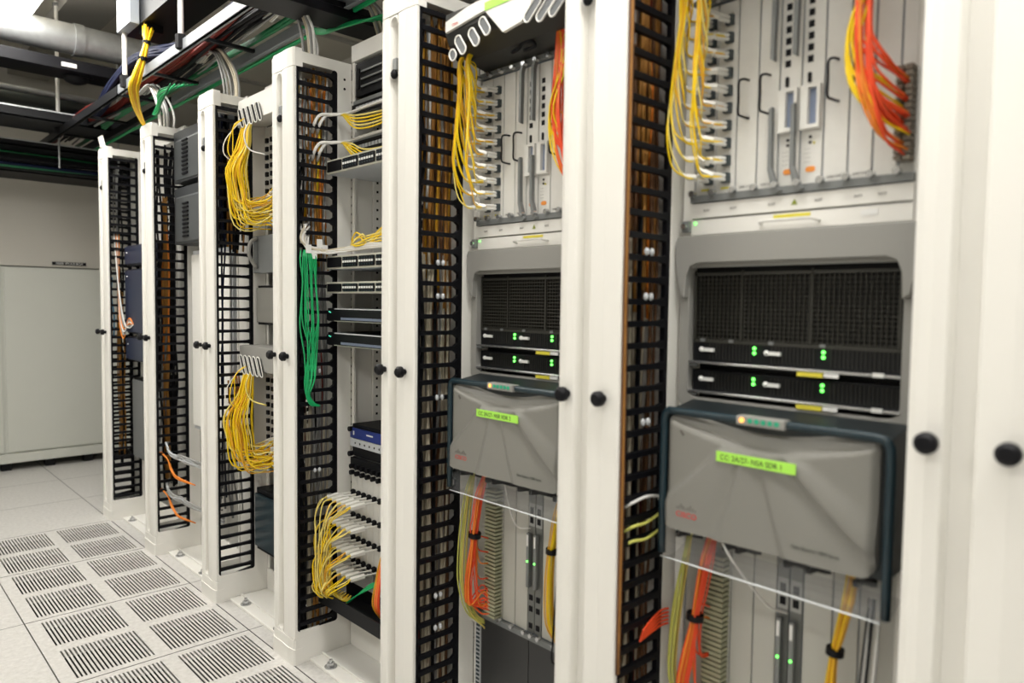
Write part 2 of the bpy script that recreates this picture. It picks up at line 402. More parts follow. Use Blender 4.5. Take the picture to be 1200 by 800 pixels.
# trunk cables inside the managers
TR = {
 0: [(BRN, 12, .1, 2.0), (GCAB, 6, .1, 2.0)],
 1: [(BCAB, 7, .12, 2.0), (BRN, 26, 1.24, 2.03), (BRN2, 16, .1, 2.03), (ORG, 4, 1.2, 2.03), (DRED, 8, .12, .85), (CREAM, 18, .12, 1.40), (GCAB, 9, .12, 2.0), (DRED, 4, 1.4, 1.9)],
 2: [(BCAB, 9, .12, 2.0), (BRN, 26, 1.22, 2.03), (YEL3, 4, 1.3, 2.0), (BRN2, 12, .12, 2.03), (CREAM, 22, .12, 1.38), (GCAB, 5, .1, 2.0), (WCAB, 4, 1.5, 2.03), (DRED, 3, .12, .6)],
 3: [(ORG, 4, 1.5, 2.0), (BRN, 14, 1.35, 2.03), (YEL, 4, 1.5, 2.0), (WCAB, 5, 1.4, 2.03), (GCAB, 14, .2, 2.0), (BCAB, 20, .15, 1.75), (CREAM, 12, .12, .9), (DRED, 2, .7, 1.1), (BRN, 4, .1, .3)],
 4: [(BRN, 6, 1.45, 1.95), (BRN, 3, .6, .95), (BCAB, 12, 1.45, 2.0), (ORG, 2, .6, .95), (GCAB, 6, .35, .8), (NAVY, 2, .4, 2.0)],
 5: [(BRN, 9, .35, 1.75), (ORG, 3, .9, 1.6), (BCAB, 10, .3, 2.0), (GCAB, 3, .5, 1.2)],
 6: [(BRN, 5, .35, 1.3), (BCAB, 3, .3, 2.0), (GCAB, 3, 1.3, 2.0), (BLU, 1, 1.0, 1.4)],
}
MWORD = ['nearest post at the right edge', 'post between the two routers', 'post left of the half-hidden router', 'post behind the green cords',
         'post beside the hanging yellow bundles', 'post under the overhead yellow bundle', 'farthest post']
CN = {'brown_orange_cable': 'brown', 'dark_brown_cable': 'dark brown', 'orange_cord': 'orange', 'cream_cable': 'cream', 'grey_cable': 'grey', 'white_cable': 'white',
      'dark_red_cable': 'dark red', 'amber_cord': 'amber', 'yellow_cord': 'yellow', 'black_cable': 'black', 'navy_cable': 'navy', 'light_blue_cable': 'light blue',
      'red_orange_cord': 'red', 'pale_yellow_cord': 'pale yellow', 'green_cord': 'green', 'dark_green_cable': 'dark green', 'yellow_green_cord': 'yellow-green'}
for i in TR:
    rng = random.Random(40+i); y = YN[i]
    for (m, cnt, z0, z1) in TR[i]:
        cnt = max(1, cnt)
        for k in range(cnt):
            # brown trunks hug the rear, cream ones the middle
            if m in (BRN, BRN2, YEL3, ORG): bx = rng.uniform(.085, .150)
            elif m in (CREAM,): bx = rng.uniform(.040, .080) if k % 2 else rng.uniform(.10, .148)
            elif m is BCAB and i in (1, 2, 3): bx = rng.uniform(.026, .055)
            else: bx = rng.uniform(.035, .142)
            if i in (5,): bx = min(bx, .085) if m in (BRN, ORG) else bx
            if i == 6: bx = rng.uniform(.07, .10) if m is not BLU else .04
            by = y+(rng.uniform(.024, .06) if i in (1, 2, 3) and k % 2 else rng.uniform(.024, MW-.03))
            a = z0+rng.uniform(-.02, .04) if z0 > .15 else .09; bz = z1-rng.uniform(0, .05); n = max(3, int((bz-a)/.16)); pts = []
            am = {True: .010, False: .006}[m in (WCAB, GCAB, YEL, BCAB)]
            for q in range(n+1):
                bx2 = min(.149, max(.03, bx+rng.uniform(-am, am))); by2 = min(y+MW-.022, max(y+.022, by+rng.uniform(-am, am)))
                pts.append((bx2, by2, a+(bz-a)*q/n))
            c = CN[m.name]
            cord('trunk_cable', pts, rng.uniform(.0032, .0048) if m is not BCAB else .005, m,
                 '%s cable running down inside black fingers, %s' % (c, MWORD[i]), 'cable', '%s trunk cables inside the %s' % (c, MWORD[i]), sub=3, n=5)

for k in range(3):
    y = YN[1]
    cord('trunk_cable', [(.004+.0045*k, y-.004-.002*(k % 2), 2.03), (.005+.0045*k, y-.005, 1.7), (.004+.0045*k, y-.004, 1.3), (.005+.0045*k, y-.005, .9), (.005+.004*k, y-.004, .5)], .0024, BRN if k == 1 else BRN2,
         'brown cable running straight down right beside the edge of the post between routers', 'cable', 'brown cables beside the edge of the post between routers')

# ------------------------------------------------------------------ routers (two alike, in the two nearest bays)
def router(b, label, which):
    Y0 = YN[b+1]; rng = random.Random(7+b)
    t = Thing('network_router', label, 'network router', (.3, Y0-.24, .05), 'routers with grey covers')
    def B(mb, x0, x1, u0, u1, z0, z1): return mb.box(x0, x1, Y0-u1, Y0-u0, z0, z1)
    FX = .2
    # chassis shell behind everything
    sh = MB(); B(sh, .232, .62, .034, .452, .06, 1.86)
    t.part('chassis_body', sh, BLACKM)
    rails = MB()
    B(rails, .196, .232, .008, .031, .33, 1.86); B(rails, .196, .232, .452, .470, .33, 1.86)
    B(rails, .200, .232, .012, .034, 1.375, 1.386)
    t.part('mounting_rail', rails, WHITE, .001)
    # ---------------- upper card cage
    seams = [.033, .078, .123, .168, .211, .254, .297, .342, .384, .426, .452]
    z0, z1 = 1.468, 1.845
    hb = MB(); B(hb, .205, .232, .03, .452, 1.455, 1.86); t.part('card_cage_back', hb, SEAM)
    for s in range(10):
        a, c = seams[s]+.0016, seams[s+1]-.0016
        cd = t.part('line_card', B(MB(), FX, FX+.02, a, c, z0, z1), WHITE2, .0008)
        if s in (0, 1):
            uc = .067 if s == 0 else .105
            for k in range(10):
                zz = 1.497+k*.0345
                t.part('optic_port', B(MB(), FX-.010, FX, uc-.008, uc+.008, zz-.010, zz+.010), mat('dark_port', (.04, .055, .06), .4), .001, parent=cd)
            t.part('slot_label', B(MB(), FX-.0006, FX, a+.012, c-.01, 1.476, 1.480), YLAB, parent=cd)
        if s in (2, 3, 6, 7):
            uu = {2: .137, 3: .182, 6: .311, 7: .356}[s]
            hd = MB().tube([(FX, Y0-uu-.010, 1.682), (FX-.014, Y0-uu-.006, 1.682), (FX-.020, Y0-uu, 1.676), (FX-.020, Y0-uu, 1.645), (FX-.020, Y0-uu, 1.616), (FX-.014, Y0-uu-.006, 1.610), (FX, Y0-uu-.012, 1.608)], .0024, 8, 5)
            t.part('card_handle', hd, BLACK, parent=cd, label='black bow handle')
            text(t, 'card_lettering', 'LINE CARD', .006, FX-.0008, Y0-a-.008, 1.474, INKG, parent=cd)
        if s in (4, 5):
            um = (a+c)/2
            for k in range(6):
                zz = 1.695+k*.021
                t.part('port', B(MB(), FX-.0015, FX+.001, um-.011, um-.001, zz-.006, zz+.006), BLACK, parent=cd)
            t.part('oval_port', MB().prism(rrect(Y0-um+.003, Y0-um+.010, 1.652, 1.671, .003), 'x', FX-.002, FX+.001), BLACK, parent=cd)
            wd = MB(); ring(wd, [(Y0-c+.002, 1.566), (Y0-a-.002, 1.566), (Y0-a-.002, 1.646), (Y0-c+.002, 1.646)], [(Y0-c+.008, 1.574), (Y0-a-.016, 1.574), (Y0-a-.016, 1.640), (Y0-c+.008, 1.640)], 'x', FX-.012, FX)
            t.part('display_hood', wd, WHITE2, .001, parent=cd)
            t.part('display', B(MB(), FX-.002, FX, a+.014, c-.006, 1.572, 1.642), mat('display_window', (.25, .30, .42), .2), parent=cd)
            for zz in (1.553, 1.543): t.part('status_hole', MB().cyl((FX-.001, Y0-um+.002, zz), (FX+.001, Y0-um+.002, zz), .003, 10), BLACK, parent=cd)
            t.part('status_light', MB().sphere((FX-.002, Y0-um-.006, 1.541), .0022), YLAB, parent=cd)
            for q in range(4): text(t, 'card_lettering', '-- ---', .006, FX-.0008, Y0-um+.012, 1.530-.008*q, INKG, parent=cd)
            t.part('orange_logo', MB().prism(rrect(Y0-um-.009, Y0-um+.009, 1.489, 1.499, .0048), 'x', FX-.0012, FX), INKO, parent=cd)
            # ejector levers, hinged at the lower screw
            ua = a-.008
            lv = MB().prism([(Y0-ua+.004, 1.612), (Y0-ua-.003, 1.616), (Y0-ua-.005, 1.50), (Y0-ua-.018, 1.464), (Y0-ua-.026, 1.458), (Y0-ua-.014, 1.452), (Y0-ua-.006, 1.462), (Y0-ua+.003, 1.498)], 'x', FX-.022, FX-.010)
            t.part('ejector_lever', lv, MGREY, .001, parent=cd)
            lv = MB().prism([(Y0-ua+.004, 1.705), (Y0-ua-.004, 1.700), (Y0-ua-.006, 1.83), (Y0-ua-.016, 1.856), (Y0-ua-.006, 1.858), (Y0-ua+.003, 1.83)], 'x', FX-.022, FX-.010)
            t.part('ejector_lever', lv, MGREY, .001, parent=cd)
    # dense connector block at the right
    dn = MB()
    for r_ in range(15):
        for q in range(2): B(dn, FX-.030, FX+.002, .428+q*.014, .439+q*.014, 1.485+r_*.0105, 1.4925+r_*.0105)
    t.part('connector_block', dn, mat('taupe_connectors', (.20, .17, .13), .5))
    t.part('cage_edge', B(MB(), FX-.014, FX, .03, .456, 1.452, 1.466), MGREY); t.part('cage_edge', B(MB(), FX-.014, FX, .03, .456, 1.848, 1.860), MGREY)
    for u in seams[:-1]:
        t.part('thumb_screw', MB().cyl((FX-.014, Y0-u-.006, 1.469), (FX-.026, Y0-u-.006, 1.469), .0065, 12), STEEL)
        t.part('thumb_screw', MB().cyl((FX-.014, Y0-u-.006, 1.850), (FX-.026, Y0-u-.006, 1.850), .0065, 12), STEEL)
    # label strip, drawer with bail handle
    t.part('label_strip', B(MB(), FX-.010, FX+.01, .03, .456, 1.420, 1.450), WHITE, .001)
    t.part('warning_mark', MB().prism([(Y0-.246, 1.430), (Y0-.258, 1.430), (Y0-.252, 1.441)], 'x', FX-.0108, FX-.010), mat('warning_green', (.25, .30, .02), .5))
    for u in (.06, .12, .2, .29, .36, .40): text(t, 'strip_lettering', 'SLOT', .006, FX-.0108, Y0-u, 1.433, INKG)
    dr = t.part('fan_drawer', B(MB(), FX-.008, FX+.01, .030, .456, 1.386, 1.417), WHITE, .001)
    t.part('drawer_handle', MB().tube([(FX-.008, Y0-.187, 1.398), (FX-.022, Y0-.190, 1.400), (FX-.026, Y0-.2, 1.402), (FX-.026, Y0-.243, 1.402), (FX-.026, Y0-.286, 1.402), (FX-.022, Y0-.295, 1.400), (FX-.008, Y0-.299, 1.398)], .0028, 8), WHITE2, parent=dr)
    t.part('yellow_label', B(MB(), FX-.0092, FX-.008, .211, .282, 1.408, 1.414), YLAB, parent=dr)
    t.part('white_label', B(MB(), FX-.0092, FX-.008, .372, .400, 1.400, 1.411), LABW, parent=dr)
    t.part('status_light', MB().sphere((FX-.009, Y0-.040, 1.410), .0028), LEDG, parent=dr)
    lb = MB(); B(lb, FX-.016, FX, .012, .030, 1.392, 1.416); t.part('drawer_catch', lb, MGREY, .002)
    t.part('drawer_screw', MB().cyl((FX-.016, Y0-.021, 1.404), (FX-.024, Y0-.021, 1.404), .006), STEEL)
    # ---------------- grey bezel with rounded opening
    ou = rrect(Y0-.470, Y0-.010, 1.03, 1.383, .014, 6); inn = rrect(Y0-.448, Y0-.032, 1.05, 1.326, .022, 6)
    # flare: the top member stands proud and thick
    bz = MB(); ring(bz, ou, inn, 'x', FX-.012, FX+.01)
    ou2 = rrect(Y0-.474, Y0-.007, 1.318, 1.383, .012, 6); bz.prism(ou2, 'x', FX-.016, FX-.012)
    bz.prism([(Y0-.007, 1.372), (Y0-.012, 1.383), (Y0-.466, 1.383), (Y0-.474, 1.372), (Y0-.474, 1.345), (Y0-.470, 1.30), (Y0-.462, 1.262), (Y0-.450, 1.255), (Y0-.448, 1.300), (Y0-.440, 1.320), (Y0-.424, 1.327), (Y0-.058, 1.327), (Y0-.040, 1.320), (Y0-.032, 1.300), (Y0-.030, 1.255), (Y0-.020, 1.262), (Y0-.011, 1.30), (Y0-.007, 1.345)], 'x', FX-.028, FX-.010)
    t.part('bezel', bz, BEZEL, .003)
    # air grille : black grid
    g = MB()
    t.part('grille_back', B(MB(), FX+.012, FX+.016, .034, .450, 1.165, 1.325), BLACKM)
    n = 44
    for k in range(n+1):
        u = .040+k*(.405/n); B(g, FX+.004, FX+.012, u-.0009, u+.0009, 1.172, 1.305)
    for k in range(16): B(g, FX+.003, FX+.010, .040, .445, 1.174+k*.0086-.0009, 1.174+k*.0086+.0009)
    for u in (.04, .145, .286, .440): B(g, FX+.000, FX+.008, u-.002, u+.002, 1.168, 1.312)
    B(g, FX, FX+.008, .038, .447, 1.302, 1.308); B(g, FX, FX+.008, .038, .447, 1.164, 1.171)
    t.part('air_grille', g, mat('grille_black', (.035, .034, .028), .45, spec=.4))
    for u in (.06, .125, .21, .31): t.part('grille_clip', B(MB(), FX-.002, FX+.002, u-.005, u+.005, 1.166, 1.172), MGREY)
    # ---------------- two power trays
    for zt in (1.174, 1.113):
        tr = t.part('power_tray', B(MB(), FX+.002, FX+.03, .036, .448, zt-.050, zt-.006), BLACKM, .002)
        t.part('tray_edge', B(MB(), FX-.014, FX+.02, .034, .449, zt-.0535, zt-.0485), STEEL, .001, parent=tr)
        t.part('tray_slide', B(MB(), FX-.010, FX, .034, .052, zt-.060, zt-.050), MGREY, parent=tr)
        for u in (.060, .203):
            lt = MB().sphere((FX-.004, Y0-u, zt-.024), .0055); B(lt, FX-.006, FX, u, u+.028, zt-.028, zt-.021)
            t.part('latch', lt, LABW, parent=tr, label='small white latch')
        for u in (.176, .312):
            for dz in (0, .0095): t.part('status_light', MB().sphere((FX-.001, Y0-u, zt-.0165-dz), .0034), LEDG, parent=tr, label='lit green status light')
        for u0_, u1_ in ((.075, .165), (.21, .30), (.325, .44)):
            k = 0; fan = MB()
            while u0_+k*.0075 < u1_: B(fan, FX, FX+.003, u0_+k*.0075, u0_+k*.0075+.003, zt-.044, zt-.011); k += 1
            t.part('vent_ribs', fan, mat('rib_dark', (.018, .018, .016), .5, spec=.3), parent=tr)
        t.part('yellow_label', B(MB(), FX-.0155, FX-.013, .270, .318, zt-.062, zt-.0545), YLAB, parent=tr)
        t.part('white_label', B(MB(), FX-.0155, FX-.013, .320, .346, zt-.061, zt-.054), LABW, parent=tr)
        t.part('white_label', B(MB(), FX-.0155, FX-.013, .404, .422, zt-.0535, zt-.046), LABW, parent=tr)
    # ---------------- grey front cover in a dark frame
    hs = MB().prism([(.10, 1.030), (FX+.03, 1.052), (FX+.03, .80), (.10, .80)], 'y', Y0-.468, Y0-.045); t.part('cover_housing', hs, mat('housing_black', (.010, .015, .017), .45), .003)
    CX = .080
    u0, u1, zb, zt = .058, .455, .803, 1.022
    cv = MB(); NU, NZ = 88, 40; vs = []; fs = []
    def sm(a): a = max(0, min(1, a)); return a*a*(3-2*a)
    def surf(u, z):
        s = (u-u0)/(u1-u0); e = min(u-u0, u1-u); w = (zt-z)/(zt-zb); x = CX
        cres = zt-.004-.040*math.sin(math.pi*min(1, max(0, s)))**.8
        x += .5*max(0, z-cres)+.004*sm((z-cres)/.006)                # top facet leans back
        q = (s-.46)/(.10+.62*max(0, w)**1.4)                         # fan of drapes spreading downwards
        x -= sm((cres-z)/.02)*.010*(sm((q+.95)/.10)-sm((q+.50)/.5)+sm((q+.28)/.08)*.8-sm((q+.05)/.4)*.8+sm((q-.20)/.06)*.7-sm((q-.35)/.45)*.7+sm((q-.85)/.10)*.9-sm((q-1.0)/.6)*.9)
        return x+.010*(1-sm(e/.010))
    def top_of(ua, ub, za, zb_): return min(surf(ua+(ub-ua)*i_/12, za+(zb_-za)*j_/4) for i_ in range(13) for j_ in range(5))
    for iu in range(NU+1):
        s = iu/NU; u = u0+(u1-u0)*s
        r_ = .022; e = min(u-u0, u1-u); zl = zb+(r_-math.sqrt(max(0, r_*r_-(r_-e)**2)) if e < r_ else 0)
        zu = zt-(.008-math.sqrt(max(0, .008**2-(.008-e)**2)) if e < .008 else 0)
        for iz in range(NZ+1):
            z = zl+(zu-zl)*iz/NZ; w = (zt-z)/(zt-zb)
            x = surf(u, z)
            vs.append((x, Y0-u, z))
    n1 = NZ+1
    for iu in range(NU):
        for iz in range(NZ): a = iu*n1+iz; fs.append((a, a+1, a+n1+1, a+n1))
    fs = [tuple(reversed(f)) for f in fs]
    cv.add(vs, fs, True)
    edge = [iu*n1 for iu in range(NU+1)]+[NU*n1+iz for iz in range(1, n1)]+[iu*n1+NZ for iu in range(NU-1, -1, -1)]+[iz for iz in range(NZ-1, 0, -1)]
    back = [(CX+.024, vs[e_][1], vs[e_][2]) for e_ in edge]; L = len(edge)
    cv.add([vs[e_] for e_ in edge]+back, [(i, (i+1) % L, L+(i+1) % L, L+i) for i in range(L)], False)
    cover = t.part('front_cover', cv, GREY)
    tx = top_of(.176, .328, .953, .972)-.0002
    t.part('green_tape_label', B(MB(), tx-.0014, tx, .176, .328, .953, .972), GLAB, parent=cover, label='bright green printed tape label')
    text(t, 'tape_lettering', 'CC: 2A/27- NSA SDR 1' if b == 0 else 'CC 2A/27- NSR VDR 2', .0135, tx-.0016, Y0-.184, .9575, INK, parent=cover, sx=.92)
    # bridge mark above red word, bottom left
    lx = top_of(.090, .140, .829, .858)
    for k, h in enumerate([.004, .007, .011, .007, .004, .007, .011, .007, .004]):
        uu = .092+k*.0052
        t.part('logo_bar', MB().prism(rrect(Y0-uu-.0009, Y0-uu+.0009, .8455, .8455+h, .0008, 2), 'x', lx-.0006, lx+.002), INKG, parent=cover)
    text(t, 'logo_lettering', 'CISCO', .0145, lx-.0006, Y0-.0905, .831, INKR, parent=cover, sx=1.1)
    text(t, 'model_lettering', 'Cisco Systems 12000 Series', .0085, top_of(.32, .43, .824, .834)-.0006, Y0-.322, .826, INK, parent=cover, sx=.85)
    t.part('lock_mark', MB().prism([(Y0-.093, .998), (Y0-.100, .990), (Y0-.096, .986), (Y0-.088, .996)], 'x', top_of(.088, .10, .986, .998)-.001, CX+.02), INKG, parent=cover)
    # tubular frame : left upright, top, right upright
    fr = MB().tube([(.085, Y0-.049, .745), (.085, Y0-.049, .86), (.085, Y0-.049, .98), (.085, Y0-.050, 1.018), (.085, Y0-.058, 1.031), (.085, Y0-.075, 1.033), (.085, Y0-.20, 1.033), (.085, Y0-.40, 1.034), (.085, Y0-.455, 1.033), (.085, Y0-.470, 1.024), (.085, Y0-.474, 1.0), (.085, Y0-.474, .90), (.085, Y0-.474, .745)], .0078, 10, 4)
    t.part('cover_frame', fr, DARKB)
    al = t.part('alarm_panel', B(MB(), .071, .095, .212, .304, 1.0255, 1.0425), BEZEL, .002)
    t.part('alarm_light', MB().cyl((.0715, Y0-.224, 1.035), (.069, Y0-.224, 1.035), .0048, 12), LEDA, parent=al)
    for k in range(5): t.part('alarm_light', MB().cyl((.0715, Y0-.240-k*.0125, 1.035), (.0695, Y0-.240-k*.0125, 1.035), .0046, 12), mat('teal_lens', (.02, .28, .16), .3, emit=(.02, .5, .25), es=.15), parent=al)
    # clear cable tray beneath
    tray = MB()
    path = [(.102, .792), (.090, .770), (.088, .745), (.095, .733), (.118, .728), (.15, .733), (.185, .748)]
    for i_ in range(len(path)-1):
        (xa, za), (xb, zb_) = path[i_], path[i_+1]
        tray.add([(xa, Y0-.045, za), (xa, Y0-.465, za), (xb, Y0-.465, zb_), (xb, Y0-.045, zb_), (xa, Y0-.045, za-.002), (xa, Y0-.465, za-.002), (xb, Y0-.465, zb_-.002), (xb, Y0-.045, zb_-.002)],
                 [(0, 1, 2, 3), (7, 6, 5, 4), (0, 4, 5, 1), (2, 6, 7, 3), (0, 3, 7, 4), (1, 5, 6, 2)], False)
    t.part('clear_cable_tray', tray, CLEAR)
    t.part('tray_rim', MB().tube([(.088, Y0-.045, .735), (.088, Y0-.25, .735), (.088, Y0-.465, .735)], .0018, 6), mat('clear_edge', (.8, .83, .85), .15))
    for u in (.075, .18, .205, .30, .34, .42):
        t.part('tray_hook', MB().prism([(.10, .79), (.19, .79), (.19, .755), (.165, .762), (.13, .775), (.10, .778)], 'y', Y0-u-.004, Y0-u+.004), BLACK)
    # ---------------- lower card cage
    ls = [.034, .078, .1405, .190, .238, .2635, .290, .345, .392, .452]
    lb = MB(); B(lb, .205, .232, .03, .452, .345, .80); t.part('lower_cage_back', lb, SEAM)
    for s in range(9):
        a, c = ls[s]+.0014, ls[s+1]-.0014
        cd = t.part('line_card', B(MB(), FX, FX+.02, a, c, .376, .79), mat('lower_card_grey_shaded', (.50, .495, .45), .45) if s not in (4, 5) else mat('dark_card', (.16, .165, .155), .4), .0008)  # light grey blanks, darkened in colour mostly for shade below the cover
        if s == 1:
            rb = MB(); k = 0
            while .38+k*.0105 < .73: B(rb, FX-.026, FX, .092, .137, .38+k*.0105, .386+k*.0105); k += 1
            t.part('connector_stack', rb, mat('pale_olive_connectors', (.40, .40, .27), .5), parent=cd)
        if s in (4, 5):
            um = (a+c)/2
            for zz in (.702, .676): t.part('port', B(MB(), FX-.002, FX, um-.006, um+.006, zz-.008, zz+.008), BLACK, parent=cd)
            t.part('port_panel', B(MB(), FX-.001, FX, a+.001, c-.001, .660, .72), mat('card_grey', (.38, .385, .37), .4), parent=cd)
            t.part('ejector_lever', B(MB(), FX-.016, FX-.004, um-.006, um+.004, .50, .645), MGREY, .002, parent=cd)
            t.part('label', B(MB(), FX-.0165, FX-.016, um-.004, um+.002, .61, .64), LABW, parent=cd)
            t.part('status_light', MB().sphere((FX-.017, Y0-um, .57), .0028), LEDG, parent=cd)
            for zz in (.47, .44, .395): t.part('port', B(MB(), FX-.002, FX, um-.006, um+.006, zz-.007, zz+.007), BLACK, parent=cd)
    B2 = MB(); B(B2, FX-.012, FX, .03, .452, .360, .374); t.part('cage_edge', B2, MGREY)
    for u in ls: t.part('thumb_screw', MB().cyl((FX-.012, Y0-u-.004, .378), (FX-.022, Y0-u-.004, .378), .006, 10), STEEL)
    for a, c in ((.052, .2405), (.2425, .452)): t.part('lower_blank_panel', B(MB(), FX+.002, FX+.02, a, c, .06, .357), mat('charcoal_panel', (.035, .035, .036), .4), .001)
    pv = MB(); B(pv, FX, FX+.02, .030, .050, .06, .357)
    ps = t.part('perforated_strip', pv, LGREY)
    k = 0; hb = MB()
    while .07+k*.012 < .35: B(hb, FX-.001, FX, .033, .047, .07+k*.012, .076+k*.012); k += 1
    t.part('strip_hole', hb, DARKB, parent=ps)
    # ---------------- top hood with oval cable guides
    HX = .05
    hood = MB()
    prof = [(HX, 1.925), (HX+.012, 1.898), (.12, 1.874), (.20, 1.860), (.62, 1.860), (.62, 2.04), (.20, 2.04), (HX+.02, 1.985), (HX, 1.975)]
    hood.prism(prof, 'y', Y0-.480, Y0-.06)
    t.part('top_hood', hood, mat('hood_dark', (.028, .028, .026), .4), .002)
    fp = MB().prism([(Y0-.072, 1.925), (Y0-.072, 1.952), (Y0-.16, 1.968), (Y0-.39, 1.975), (Y0-.480, 1.978), (Y0-.480, 1.955), (Y0-.398, 1.935), (Y0-.352, 1.880), (Y0-.288, 1.872), (Y0-.222, 1.940)], 'x', HX-.010, HX-.001)
    fpo = t.part('hood_front', fp, WHITE, .001)
    t.part('green_tape_label', MB().box(HX-.0115, HX-.010, Y0-.345, Y0-.225, 1.938, 1.957), GLAB, parent=fpo)
    text(t, 'logo_lettering', 'CISCO', .008, HX-.011, Y0-.10, 1.935, INKR, parent=fpo)
    def oval(uc, zc, ang, L_, wd):
        a = math.radians(ang); pts = []
        for k in range(18):
            q = 2*math.pi*(k if k < 9 else k-1)/16; dx = wd*math.cos(q); dz = wd*math.sin(q)+((L_ if k < 9 else -L_)-wd*(1 if k < 9 else -1)*1.0)
            pts.append((HX-.012, Y0-uc-(dx*math.cos(a)+dz*math.sin(a)), zc+(-dx*math.sin(a)+dz*math.cos(a))))
        rg = MB().tube(pts, .0021, 6, 2, closed=True)
        op = t.part('cable_guide', MB().prism([(p[1], p[2]) for p in pts], 'x', HX-.0112, HX-.0095), mat('guide_grey', (.13, .14, .15), .4), label='grey oval cable guide with white rim')
        t.part('guide_rim', rg, WHITE, parent=op)
    for uc, zc, ang, L_ in ((.1055, 1.862, -36, .015), (.1355, 1.880, -36, .028), (.1865, 1.886, -36, .026), (.226, 1.902, -36, .026),
                            (.388, 1.897, 48, .032), (.428, 1.888, 48, .032), (.462, 1.884, 48, .026)):
        oval(uc, zc, ang, L_, .0115)
    t.part('guide_clip', MB().tube([(.13, Y0-.225, 1.862), (.13, Y0-.25, 1.866), (.125, Y0-.27, 1.874), (.125, Y0-.30, 1.870), (.13, Y0-.305, 1.858), (.13, Y0-.27, 1.856)], .005, 6), BLACK)
    return t
ORD = ['first', 'second', 'third', 'fourth', 'fifth', 'sixth', 'seventh', 'eighth', 'ninth', 'tenth']
RW = {0: 'nearest router', 1: 'half-hidden router'}
router(0, 'router at the right with grey cover, black grille and wide view of its cards', 0)
router(1, 'router half hidden behind the second post from the right, same grey cover', 1)

